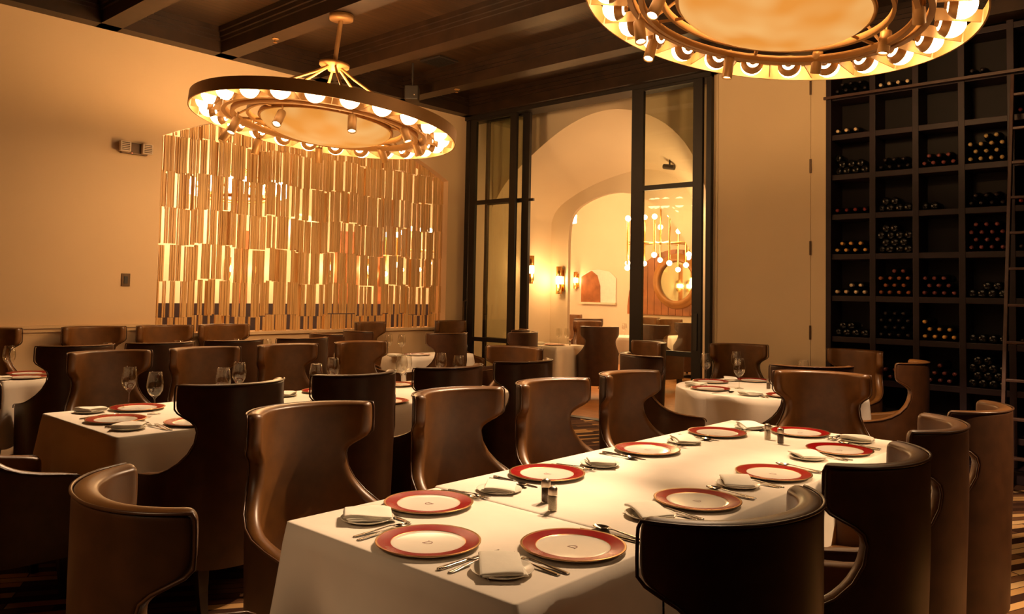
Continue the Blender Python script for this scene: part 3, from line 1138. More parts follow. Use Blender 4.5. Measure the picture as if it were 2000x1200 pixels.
def globe_chandelier(label, loc, n=11, seed=3, group='globe chandeliers'):
    root = thing('globe_chandelier', label, 'chandelier', loc, (0, 0, 0), group)
    r = random.Random(seed)
    gm = MB(); gm.smooth = True
    gm.lathe([(max(0.0001, 0.047 * math.sin(PI * k / 8)), -0.047 * math.cos(PI * k / 8)) for k in range(9)], 14)
    g = gm.mesh('globe', ['far_bulb_glow'])
    m = MB()
    m.tube([(0, 0, 0), (0, 0, 4.7 - loc[2])], 0.014, 8)
    build('stem', m, 'brass', root)
    m = MB(); m.smooth = True
    m.lathe([(0.0001, -0.03), (0.04, -0.02), (0.05, 0.0), (0.04, 0.02), (0.0001, 0.03)], 16)
    build('hub', m, 'brass', root)
    for k in range(n):
        a = 2 * PI * k / n + 0.2
        rr = (0.72, 0.46, 0.62)[k % 3]
        x, y = rr * math.cos(a), rr * math.sin(a)
        h0, h1 = r.uniform(0.26, 0.52), r.uniform(0.22, 0.5)
        p = build('arm', MB().tube([(0, 0, 0), (x, y, 0)], 0.007, 6), 'brass', root)
        rd = build('tube', MB().tube([(x, y, -h1 + 0.05), (x, y, h0 - 0.05)], 0.017, 8), 'brass', root)
        link('globe', g, rd, (x, y, h0))
        link('globe', g, rd, (x, y, -h1))
    return root


p = at(1290, 475, y=12.5)
globe_chandelier('brass chandelier of upright tubes tipped with globes, seen through the doorway', (p.x, 12.5, p.z), 13, 3)
p = at(822, 490, x=-11.6)
globe_chandelier('brass chandelier of globe-tipped tubes glimpsed behind the slat screen', (-11.6, p.y, p.z), 11, 8)


def sconce(label, loc, rotz, k=1.0, group='wall sconces'):
    """local +Y away from the wall"""
    root = thing('wall_sconce', label, 'wall lamp', loc, (0, 0, rotz), group)
    build('backplate', MB().box2((-0.05, 0.0, -0.17), (0.05, 0.014, 0.17)), 'brass', root, bevel=0.004)
    m = MB(); m.smooth = True
    m.lathe([(0.05, 0.06), (0.05, 0.21), (0.044, 0.21), (0.044, 0.06)], 18, c=(0, 0.07, 0))
    m.lathe([(0.05, -0.21), (0.05, -0.06), (0.044, -0.06), (0.044, -0.21)], 18, c=(0, 0.07, 0))
    build('sleeve', m, 'brass', root)
    m = MB(); m.smooth = True
    m.lathe([(0.0001, -0.075), (0.045, -0.07), (0.05, 0.0), (0.045, 0.07), (0.0001, 0.075)], 18, c=(0, 0.07, 0))
    build('shade', m, 'sconce_glow', root)
    lamp('POINT', 'sconce_lamp', root, (0, 0.16, 0.0), 9 * k, WARM, 0.05)
    return root


p = at(1029, 527, x=-7.97)
sconce('lit brass wall sconce beside the dark frame of the left glass door', (-8.0 + 0.04, p.y, p.z), -PI / 2)
p = at(1098, 548, y=YA2)
sconce('lit brass sconce on the narrow wall beside the inner arch', (p.x, YA2 - 0.002, p.z), PI, 0.8)
p = at(1127, 548, y=15.98)
sconce('lit brass sconce on the hall wall just left of the arched alcove', (p.x, 15.99, p.z), PI, 1.0)
for i, (px, py, lab) in enumerate(((440, 525, 'first'), (500, 527, 'second'), (640, 523, 'third'), (712, 525, 'fourth'), (742, 538, 'fifth'))):
    p = at(px, py, x=-13.99)
    sconce('lit sconce behind the slat screen, %s from the left' % lab, (-13.95 if i != 2 else -13.95, p.y, p.z), -PI / 2, 1.2)

# added point lamps without fixtures, standing in for the hall lighting
HL = thing('hall_fills', None, None) if False else None
lamp('POINT', 'hall_lamp', None, (-12.6, 6.95, 2.8), 120, HALL, 0.4)
lamp('POINT', 'hall_lamp', None, (-11.6, 10.4, 2.4), 95, HALL, 0.4)
lamp('POINT', 'hall_lamp', None, (-7.7, 12.5, 2.5), 110, HALL, 0.4)
lamp('POINT', 'hall_lamp', None, (-10.7, 13.4, 2.9), 150, HALL, 0.3)
lamp('POINT', 'hall_lamp', None, (-5.6, 9.0, 2.5), 34, HALL, 0.3)
for pos, tgt, pw, ang in (((1.2, 5.0, 3.0), (-0.45, 4.1, 0.45), 600, 44), ((1.2, 2.2, 3.0), (-0.6, 2.6, 0.8), 25, 50), ((-1.6, -1.6, 3.0), (-2.0, 0.7, 0.7), 170, 27)):  # added spots without fixtures, standing in for lights out of view
    lamp('SPOT', 'unseen_spot', None, pos, pw, (1.0, 0.66, 0.36), 0.05 if pos[1] > 0 else 0.5, (Vector(pos) - Vector(tgt)).to_track_quat('Z', 'Y').to_euler(), R_(ang), 0.7)
lamp('POINT', 'hall_lamp', None, (-14.2, 9.16, 2.75), 14, HALL, 0.08)  # added fill inside the alcove, no fitting there

# ================================================================== CHAIRS
def chair_e(z):
    """how far forward (local y) the shell reaches at height z"""
    P = [(0.20, 0.245), (0.575, 0.245), (0.590, 0.215), (0.598, 0.150), (0.610, 0.060), (0.632, -0.035), (0.662, -0.105), (0.70, -0.155), (0.75, -0.190),
         (0.80, -0.206), (0.845, -0.208), (0.872, -0.199), (0.892, -0.176), (0.908, -0.147), (0.922, -0.124), (0.937, -0.114), (1.03, -0.115), (1.045, -0.122)]
    for (z0, e0), (z1, e1) in zip(P, P[1:]):
        if z <= z1:
            t = (z - z0) / (z1 - z0)
            return e0 + (e1 - e0) * t
    return P[-1][1]


def plan_curve(a, b, nexp, off=0.0):
    """left front -> round the back -> right front as dense (x, y, arclength-from-back)"""
    pts = []
    M_ = 120
    for k in range(M_ + 1):
        t = PI / 2 * k / M_
        x = a * abs(math.sin(t)) ** (2 / nexp)
        y = -b * abs(math.cos(t)) ** (2 / nexp)
        pts.append((x, y))
    for k in range(1, 40):
        pts.append((a, 0.30 * k / 39))
    L = [0]
    for p, q in zip(pts, pts[1:]):
        L.append(L[-1] + math.hypot(q[0] - p[0], q[1] - p[1]))
    return pts, L


def on_curve(cv, s):
    pts, L = cv
    lo, hi = 0, len(L) - 1
    while hi - lo > 1:
        mid = (lo + hi) // 2
        if L[mid] <= s:
            lo = mid
        else:
            hi = mid
    t = (s - L[lo]) / max(1e-9, L[hi] - L[lo])
    p, q = pts[lo], pts[hi]
    return p[0] + (q[0] - p[0]) * t, p[1] + (q[1] - p[1]) * t


def s_of_y(cv, yv):
    pts, L = cv
    for i in range(len(pts) - 1):
        if pts[i][1] <= yv <= pts[i + 1][1]:
            d = pts[i + 1][1] - pts[i][1]
            t = 0 if d < 1e-9 else (yv - pts[i][1]) / d
            return L[i] + (L[i + 1] - L[i]) * t
    return L[-1]


def chair_proto():
    root = thing('dining_chair', 'x', 'chair')
    NU = 17
    zs = [0.20, 0.24, 0.36, 0.48, 0.560, 0.578, 0.590, 0.598, 0.610, 0.630, 0.655, 0.69, 0.735, 0.785, 0.835, 0.865, 0.885, 0.902, 0.918, 0.935, 0.97, 1.01, 1.032, 1.042]
    outer_c = {}

    def prof_ab(z):
        # the outside narrows slightly towards the floor
        f = 0.955 + 0.045 * min(1, max(0, (z - 0.2) / 0.5))
        return 0.305 * f, 0.285 * (0.94 + 0.06 * min(1, max(0, (z - 0.2) / 0.6)))

    def row(z, inset, zz=None):
        a, b = prof_ab(z)
        cv = plan_curve(a, b, 2.12)
        e = chair_e(z) - (0.012 if inset > 0.03 else 0.0)
        S = s_of_y(cv, e)
        out = []
        for k in range(-NU, NU + 1):
            u = k / NU
            sg = 1 if u >= 0 else -1
            x, y = on_curve(cv, abs(u) * S)
            # normal by finite difference
            x2, y2 = on_curve(cv, min(abs(u) * S + 0.01, S + 0.02))
            x1, y1 = on_curve(cv, max(abs(u) * S - 0.01, 0))
            tx, ty = x2 - x1, y2 - y1
            ln = math.hypot(tx, ty) or 1
            nx, ny = ty / ln, -tx / ln
            if k == 0:
                nx, ny = 0, -1
            out.append(Vector((sg * (x - nx * inset), y - ny * inset, zz if zz is not None else z)))
        return out

    TH = 0.056
    orow = [row(z, 0.0) for z in zs]
    irow = [row(z, TH) for z in zs]
    top_o = row(1.044, 0.012, 1.049)
    top_m = row(1.044, TH / 2, 1.053)
    top_i = row(1.044, TH - 0.012, 1.048)
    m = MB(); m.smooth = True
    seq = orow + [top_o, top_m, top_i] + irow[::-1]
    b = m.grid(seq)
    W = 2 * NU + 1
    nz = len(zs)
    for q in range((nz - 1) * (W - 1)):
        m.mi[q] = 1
    # close the front rims between outside and inside with a rounded middle line
    for col in (0, W - 1):
        base = len(m.v)
        for i in range(nz):
            po, pi = orow[i][col], irow[i][col]
            mid = (po + pi) / 2 + Vector((0, 0.016, 0))
            if 0.595 < zs[i] < 0.84:
                mid += Vector((0, 0.004, 0.012))
            elif 0.86 < zs[i] < 0.93:
                mid += Vector((0, 0.0, -0.010))
            m.v.append(tuple(mid))
        for i in range(nz - 1):
            o0, o1 = b + i * W + col, b + (i + 1) * W + col
            ii0, ii1 = b + (nz + 3 + (nz - 1 - i)) * W + col, b + (nz + 3 + (nz - 2 - i)) * W + col
            m0, m1 = base + i, base + i + 1
            m.face((o0, o1, m1, m0))
            m.face((m0, m1, ii1, ii0))
        # top corner
        o1 = b + (nz - 1) * W + col
        t = [b + (nz + q) * W + col for q in range(3)]
        i1 = b + (nz + 3) * W + col
        m.face((o1, t[0], t[1], base + nz - 1))
        m.face((base + nz - 1, t[1], t[2], i1))
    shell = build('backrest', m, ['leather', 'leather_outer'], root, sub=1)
    # piping along the outer upper edge and down the front rims
    path = [p + Vector((0, 0, 0.002)) for p in row(1.040, -0.001, 1.044)]
    pip = MB(); pip.smooth = True
    lft = [orow[i][0] + Vector((-0.0015, 0.002, 0)) for i in range(4, nz - 1)]
    rgt = [orow[i][W - 1] + Vector((0.0015, 0.002, 0)) for i in range(4, nz - 1)]
    pip.tube(lft + path + rgt[::-1], 0.0042, 6)
    build('piping', pip, 'leather_piping', root)
    # seat: upholstered box with a crowned cushion
    m = MB()
    ax, ay0, ay1 = 0.243, -0.226, 0.252
    m.prism([(-ax, -0.03), (-0.9 * ax, -0.11), (-0.6 * ax, -0.19), (0, -0.226), (0.6 * ax, -0.19), (0.9 * ax, -0.11), (ax, -0.03), (ax, ay1 - 0.012), (-ax, ay1 - 0.012)], 0.205, 0.375, 'xy')
    build('seat_base', m, 'leather', root, bevel=0.012)
    m = MB(); m.smooth = True
    rows = []
    for i in range(9):
        v_ = i / 8
        y = ay0 + (ay1 - ay0) * v_
        axy = ax * min(1.0, math.sqrt(max(0.02, 1 - (min(0, y) / 0.243) ** 2)))
        rows.append([Vector((-axy + 2 * axy * j / 8, y, 0.475 + 0.028 * (1 - abs(2 * j / 8 - 1) ** 3) * (1 - abs(2 * v_ - 1) ** 3))) for j in range(9)])
    lower = [[Vector((p.x, p.y, 0.378)) for p in r] for r in rows]
    bt = m.grid(rows)
    bl = m.grid(lower, flip=True)
    for j in range(8):
        m.face((bt + j, bl + j, bl + j + 1, bt + j + 1))
        q = 8 * 9
        m.face((bt + q + j + 1, bl + q + j + 1, bl + q + j, bt + q + j))
        m.face((bt + 9 * j, bt + 9 * (j + 1), bl + 9 * (j + 1), bl + 9 * j))
        m.face((bt + 9 * j + 8, bl + 9 * j + 8, bl + 9 * (j + 1) + 8, bt + 9 * (j + 1) + 8))
    o = build('seat', m, 'leather', root)
    md = o.modifiers.new('bev', 'BEVEL'); md.width = 0.018; md.segments = 3; md.limit_method = 'ANGLE'; md.angle_limit = R_(40)
    for sx_, sy in ((-1, 1), (1, 1), (-1, -1), (1, -1)):
        x, y = sx_ * (0.215 if sy > 0 else 0.165), (0.205 if sy > 0 else -0.185)
        m = MB()
        rows = []
        for z, w_, oy in ((0.0, 0.017, -0.035 if sy < 0 else 0.012), (0.10, 0.022, -0.012 if sy < 0 else 0.004), (0.205, 0.028, 0)):
            rows.append([(x + sx_ * 0.0 + dx * w_, y + oy + dy_ * w_, z) for dx, dy_ in ((-1, -1), (1, -1), (1, 1), (-1, 1))])
        bb = m.grid(rows, True)
        m.face([bb + k for k in range(4)][::-1]); m.face([bb + 8 + k for k in range(4)])
        build('leg', m, 'leg_wood', root, bevel=0.003)
    return root


chairs = chair_proto()
_used = [False]


def chair(label, x, y, face, group=None, sz=1.0):
    """face: compass-like heading of the sitter as a vector"""
    o = chairs if not _used[0] else copy_tree(chairs)
    _used[0] = True
    o.location = (x, y, 0)
    o.rotation_euler = (0, 0, math.atan2(-face[0], face[1]))
    o.scale = (1, 1, sz)
    o['label'] = label
    if group:
        o['group'] = group
    elif 'group' in o:
        del o['group']
    return o


G = 'chairs at the long front table'
chair('brown leather chair pulled out at the near end of the front table, back to us', -1.825, 0.955, (0.17, 0.98), G)
for x, y, f, lab in ((-0.965, 1.70, (-1, 0.2), 'nearest of the four on the right side'), (-0.955, 2.51, (-1, 0.03), 'second of the four on the right side'),
                     (-1.02, 3.27, (-1, -0.2), 'third of the four on the right side'), (-1.01, 3.98, (-1, 0.0), 'farthest of the four on the right side')):
    chair('curved leather chair back, %s of the front table' % lab, x, y, f, G)
for x, y, lab in ((-2.52, 1.80, 'nearest of the four on the left side'), (-2.53, 2.60, 'second of the four on the left side'),
                  (-2.52, 3.28, 'third of the four on the left side'), (-2.52, 4.00, 'farthest of the four on the left side')):
    chair('bronze leather wingback chair facing the front table, %s' % lab, x, y, (1, 0), G)
chair('glossy tan leather chair at the far end of the front table', -1.88, 4.86, (0.32, -0.95), G)

G = 'chairs at the second long table'
for i, (y, lab) in enumerate(((2.02, 'nearest'), (2.75, 'second'), (3.46, 'third'), (4.16, 'farthest'))):
    chair('dark chair with its back to us at the wine-glass table behind, %s of that row' % lab, -3.77, y, (-1, 0.0), G)
for i, (y, lab) in enumerate(((2.28, 'nearest'), (2.97, 'second'), (3.68, 'third'), (4.42, 'farthest'))):
    chair('brown leather chair facing us across the wine-glass table, %s of that row' % lab, -5.66, y, (1, 0), G)
chair('dark chair cut off by the left edge at the near end of the wine-glass table', -4.47, 1.29, (0.0, 1), G)
chair('leather chair facing us at the far end of the wine-glass table', -4.55, 4.98, (0.18, -0.98), G)

G = 'chairs beside the left wall'
for i, (y, lab) in enumerate(((2.34, 'nearest'), (2.99, 'second'), (3.64, 'third'), (4.34, 'farthest'))):
    chair('dark chair back in the row facing the left wall, %s of that row' % lab, -6.70, y, (-1, 0.0), G)
for i, (y, lab) in enumerate(((2.06, 'cut off by the left edge'), (2.94, 'first after the pale wall panel'), (3.60, 'just left of the screen sill'), (4.22, 'under the left part of the slat screen'))):
    chair('leather chair backed against the left wall, %s' % lab, -7.72, y, (1, 0), G, 1.07)
chair('tan leather chair seen from behind under the middle of the slat screen', -7.08, 5.10, (0.03, 1), G)
chair('smaller tan chair close to the right of another below the slat screen', -7.26, 5.66, (0.15, 0.98), G, 1.01)
chair('olive-brown chair backed against the slat screen, right of two tan chairs', -7.72, 6.16, (0.95, 0.25), G, 1.07)
chair('leather chair in the far corner between slat screen and glass door', -7.70, 7.45, (1, 0), G, 1.07)
chair('dark hourglass chair back between two white tables near the far corner', -6.72, 6.24, (-1, 0.10), G)
chair('dark chair back before the left glass door, nearer of two', -6.44, 7.16, (-1, -0.15), G)
chair('chair close against the left glass door behind another', -6.92, 7.58, (-1, -0.6), G)

G = 'chairs at the round table'
RT = Vector((-2.90, 6.40, 0))
RR = 0.75
for (dx, dy_, dist, lab) in ((-0.46, -0.88, 1.06, 'dark chair with its back to us at the left of the round table'),
                             (-0.62, 0.79, 1.06, 'brown leather chair facing us behind the round table before the pale wall'),
                             (0.26, 0.96, 1.04, 'leather chair facing us behind the round table against the wine wall'),
                             (0.97, 0.10, 0.93, 'orange-lit leather chair in side view at the right of the round table'),
                             (0.62, -0.78, 1.03, 'dark chair back between the round table and the far-end tan chair')):
    chair(lab, RT.x + dx * dist, RT.y + dy_ * dist, (-dx, -dy_), G)
chair('brown chair near the glass door showing its inside, left of the round table', -4.42, 6.72, (-0.45, -0.89), G)

G = 'chairs in the far hall'
for (x, y, f, lab) in ((-6.98, 9.62, (-0.72, 0.7), 'dark chair with its back to us standing in the open doorway'),
                       (-8.35, 11.3, (0.9, -0.4), 'dark chair in the far hall beside the inner arch, second behind the doorway table'),
                       (-9.4, 12.6, (-0.7, 0.7), 'dark chair in the far hall seen just left of the white round table'),
                       (-11.4, 14.6, (0.6, -0.8), 'chair in the far hall below the lit alcove'),
                       (-9.0, 11.2, (0.9, 0.4), 'dark chair in the far hall at the foot of the jamb sconce'),
                       (-9.35, 14.6, (0.4, -0.9), 'chair in the far hall before the left tip of the wooden crescent'),
                       (-6.9, 11.2, (0.1, 1.0), 'dark chair behind the right glass leaf, nearest to it'),
                       (-8.35, 14.0, (0.8, -0.5), 'chair behind the right glass leaf, left of the hall table with glasses'),
                       (-6.9, 13.9, (-0.5, -0.8), 'dark chair behind the right glass leaf next to the bronze upright'),
                       (-7.2, 12.7, (-0.5, 0.85), 'dark hourglass chair back in the middle of the right glass leaf')):
    chair(lab, x, y, f, G)

# ================================================================== TABLES
def table_rect(label, cloth_label, x0, x1, y0, y1, z=0.755, drop=0.46, group=None, cgroup=None, seed=1, skip=None):
    cx, cy = (x0 + x1) / 2, (y0 + y1) / 2
    t = thing('dining_table', label, 'table', (cx, cy, 0), (0, 0, 0), group)
    hx, hy = (x1 - x0) / 2, (y1 - y0) / 2
    build('tabletop', MB().box2((-hx + 0.012, -hy + 0.012, z - 0.035), (hx - 0.012, hy - 0.012, z - 0.004)), 'leg_wood', t, bevel=0.004)
    build('column', MB().box2((-0.05, -0.05, 0.03), (0.05, 0.05, z - 0.03)), 'leg_wood', t, bevel=0.004)
    build('base', MB().box2((-0.26, -0.26, 0.0), (0.26, 0.26, 0.03)), 'leg_wood', t, bevel=0.006)
    c = cloth_rect(hx, hy, z, drop, seed, skip)
    o = link('tablecloth', c, None, (cx, cy, 0))
    tag(o, cloth_label, 'tablecloth', cgroup)
    return t


def cloth_rect(hx, hy, z, drop, seed, skip=None):
    r = random.Random(seed)
    ph = [r.uniform(0, 6.28) for _ in range(6)]
    # outline samples
    pts = []
    rc = 0.018
    step = 0.03
    def side(p, q, nrm):
        L = math.hypot(q[0] - p[0], q[1] - p[1])
        n_ = max(4, int(L / step))
        for k in range(n_):
            u = k / n_
            d_c = min(u, 1 - u) * L
            pts.append((p[0] + (q[0] - p[0]) * u, p[1] + (q[1] - p[1]) * u, nrm[0], nrm[1], d_c))
    def corner(cx, cy, a0):
        for k in range(5):
            a = a0 + PI / 2 * k / 5
            pts.append((cx + rc * math.cos(a), cy + rc * math.sin(a), math.cos(a), math.sin(a), 0.0))
    side((hx, -hy + rc), (hx, hy - rc), (1, 0)); corner(hx - rc, hy - rc, 0)
    side((hx - rc, hy), (-hx + rc, hy), (0, 1)); corner(-hx + rc, hy - rc, PI / 2)
    side((-hx, hy - rc), (-hx, -hy + rc), (-1, 0)); corner(-hx + rc, -hy + rc, PI)
    side((-hx + rc, -hy), (hx - rc, -hy), (0, -1)); corner(hx - rc, -hy + rc, 3 * PI / 2)
    m = MB(); m.smooth = True
    n_ = len(pts)
    rows = []
    for s_ in (0.30, 0.62, 0.88):
        rows.append([(p[0] * s_, p[1] * s_, z + 0.0015) for p in pts])
    rows.append([(p[0] - p[2] * 0.012, p[1] - p[3] * 0.012, z + 0.0015) for p in pts])
    rows.append([(p[0] - p[2] * 0.004, p[1] - p[3] * 0.004, z - 0.0005) for p in pts])
    ND = 9
    for k in range(1, ND + 1):
        f = k / ND
        rw = []
        s_acc = 0
        for i, p in enumerate(pts):
            q = pts[i - 1]
            s_acc += math.hypot(p[0] - q[0], p[1] - q[1])
            cw = math.exp(-(p[4] / 0.10) ** 2)
            wob = 0.012 * math.sin(s_acc * 7.1 + ph[0]) + 0.007 * math.sin(s_acc * 15.7 + ph[1])
            off = 0.002 + 0.012 * f + 0.7 * wob * f + cw * 0.075 * f ** 1.2
            # two folds gathered beside every corner
            off -= 0.030 * f * math.exp(-((p[4] - 0.15) / 0.05) ** 2)
            dz = drop * f * (1 + 0.10 * cw)
            if skip and p[1] * skip > hy - 0.25:
                off = 0.002 + 0.012 * f
            if skip and p[3] * skip > 0.5:
                off, dz = 0.001, 0.012 * f
            rw.append((p[0] + p[2] * off, p[1] + p[3] * off, z - 0.004 - dz))
        rows.append(rw)
    b = m.grid(rows, True)
    m.face([b + k for k in range(n_)])
    me = m.mesh('tablecloth', ['linen'])
    return me


def cloth_round(R, z, drop, seed=2, nf=9, amp=0.06):
    r = random.Random(seed)
    m = MB(); m.smooth = True
    n_ = 144
    rows = [[(R * s_ * math.cos(2 * PI * k / n_), R * s_ * math.sin(2 * PI * k / n_), z + 0.0015) for k in range(n_)] for s_ in (0.3, 0.65, 0.9, 0.985)]
    phs = r.uniform(0, 6)
    ND = 9
    for q in range(0, ND + 1):
        f = q / ND
        rw = []
        for k in range(n_):
            a = 2 * PI * k / n_
            wv = math.cos(nf * a + phs + 0.9 * math.sin(2 * a)) * (0.75 + 0.25 * math.sin(3 * a + 1))
            rad = R + 0.002 + 0.02 * f + amp * (f ** 0.65) * wv - 0.035 * f
            rw.append((rad * math.cos(a), rad * math.sin(a), z - 0.002 - drop * f * (1 + 0.06 * math.sin(4 * a))))
        rows.append(rw)
    b = m.grid(rows, True)
    m.face([b + k for k in range(n_)])
    return m.mesh('tablecloth', ['linen'])


def table_round(label, cloth_label, c, R, z=0.755, drop=0.42, seed=2, group=None, cgroup=None):
    t = thing('dining_table', label, 'table', (c[0], c[1], 0), (0, 0, 0), group)
    m = MB(); m.smooth = True
    m.lathe([(0.0001, z - 0.035), (R - 0.012, z - 0.035), (R - 0.008, z - 0.02), (R - 0.012, z - 0.004), (0.0001, z - 0.004)], 64)
    build('tabletop', m, 'leg_wood', t)
    m = MB(); m.smooth = True
    m.lathe([(0.05, 0.03), (0.045, 0.4), (0.05, z - 0.036)], 20)
    build('column', m, 'leg_wood', t)
    m = MB(); m.smooth = True
    m.lathe([(0.0001, 0.0), (0.28, 0.0), (0.28, 0.015), (0.06, 0.04), (0.0001, 0.04)], 32)
    build('base', m, 'leg_wood', t)
    o = link('tablecloth', cloth_round(R, z, drop, seed), None, (c[0], c[1], 0), (0, 0, 0.4))
    tag(o, cloth_label, 'tablecloth', cgroup)


TZ = 0.755
TOP = TZ + 0.0018
GT, GC = 'dining tables', 'white tablecloths'
table_rect('near table of the two pushed together in front', 'white tablecloth over the near end of the front table, hanging to the floor edge', -2.29, -1.29, 1.46, 2.125, TZ, 0.50, GT, GC, 3, 1)
table_rect('longer table of the two pushed together in front', 'white tablecloth over the long far part of the front table', -2.30, -1.285, 2.115, 4.55, TZ + 0.004, 0.50, GT, GC, 5, -1)
table_rect('long table with wine glasses between the two middle chair rows', 'white tablecloth with sharp front corner on the wine-glass table', -5.16, -4.10, 1.66, 4.70, TZ, 0.47, GT, GC, 7)
for i, (y, lab) in enumerate(((2.22, 'nearest'), (2.98, 'second'), (3.62, 'third'), (4.22, 'fourth'))):
    table_rect('small table along the left wall, %s of the row' % lab, 'white cloth on the %s small table along the left wall' % lab, -7.46, -6.99, y - 0.25, y + 0.25, TZ, 0.45, GT, GC, 11 + i)
table_rect('table in the far corner by the glass door', 'white cloth on the far corner table behind the dark hourglass chair', -7.46, -6.98, 6.0, 7.05, TZ, 0.45, GT, GC, 21)
table_round('round table before the wine wall', 'folded white cloth hanging in deep folds on the round table', RT, RR, TZ, 0.46, 4, GT, GC)
table_rect('small table just beyond the open doorway', 'white cloth on the small table just beyond the open doorway', -7.90, -7.22, 8.95, 9.62, TZ, 0.5, GT, GC, 23)
table_round('round table in the far hall left of the bronze upright', 'white cloth of the hall table left of the bronze upright', (-8.35, 12.5), 0.5, TZ, 0.5, 6, GT, GC)
table_round('round table in the far hall behind the right glass leaf', 'white cloth of the hall table seen through the right glass leaf', (-7.62, 13.6), 0.5, TZ, 0.5, 8, GT, GC)
table_rect('square table in the far hall behind the right glass leaf', 'white cloth close behind the right edge of the glass leaf', -6.6, -6.05, 12.0, 12.6, TZ, 0.5, GT, GC, 25)

# ================================================================== TABLEWARE
def plate_proto():
    root = thing('charger_plate', 'x', 'plate')
    m = MB(); m.smooth = True
    m.lathe([(0.0001, 0.004), (0.085, 0.0), (0.095, 0.0), (0.150, 0.011), (0.1555, 0.0135), (0.1555, 0.0155), (0.110, 0.0098), (0.1085, 0.0092), (0.102, 0.0075), (0.095, 0.0068), (0.0001, 0.0062)], 56)
    build('dish', m, 'porcelain', root)
    m = MB(); m.smooth = True
    m.lathe([(0.1105, 0.0105), (0.125, 0.0128), (0.1485, 0.0158)], 56)
    build('rim', m, 'red_glaze', root)
    m = MB(); m.smooth = True
    m.lathe([(0.1485, 0.0157), (0.1545, 0.0168), (0.1560, 0.0155), (0.1555, 0.0138)], 56)
    m.lathe([(0.1090, 0.0099), (0.1105, 0.0106)], 56)
    build('gilt_edge', m, 'gold_line', root)
    # letter D in the middle
    m = MB()
    hh_, wl, wr, st = 0.0135, 0.010, 0.0125, 0.0038
    z = 0.0068

    def dee(hh, x0, rx):
        return [(x0, -hh), (0.0, -hh)] + [(rx * math.sin(PI * k / 12), -hh * math.cos(PI * k / 12)) for k in range(1, 12)] + [(0.0, hh), (x0, hh)]
    m.grid([[(p[0], p[1], z) for p in dee(hh_, -wl, wr)], [(p[0], p[1], z) for p in dee(hh_ - 0.0022, -wl + st, wr - st)]], True)
    m.box2((-wl - 0.0025, -hh_, z - 0.0002), (-wl + 0.001, -hh_ + 0.0018, z + 0.0001))
    m.box2((-wl - 0.0025, hh_ - 0.0018, z - 0.0002), (-wl + 0.001, hh_, z + 0.0001))
    o = build('monogram', m, 'monogram_ink', root)
    o['label'] = 'dark red letter D'
    return root


def side_plate_proto():
    root = tag(link('side_plate', None), 'x', 'plate')
    m = MB(); m.smooth = True
    m.lathe([(0.0001, 0.003), (0.05, 0.0), (0.056, 0.0), (0.083, 0.010), (0.086, 0.013), (0.085, 0.0142), (0.082, 0.013), (0.060, 0.0062), (0.055, 0.0055), (0.0001, 0.005)], 40)
    me = m.mesh('side_plate', ['porcelain'])
    COL.objects.unlink(root); bpy.data.objects.remove(root)
    o = link('side_plate', me)
    return tag(o, 'x', 'plate')


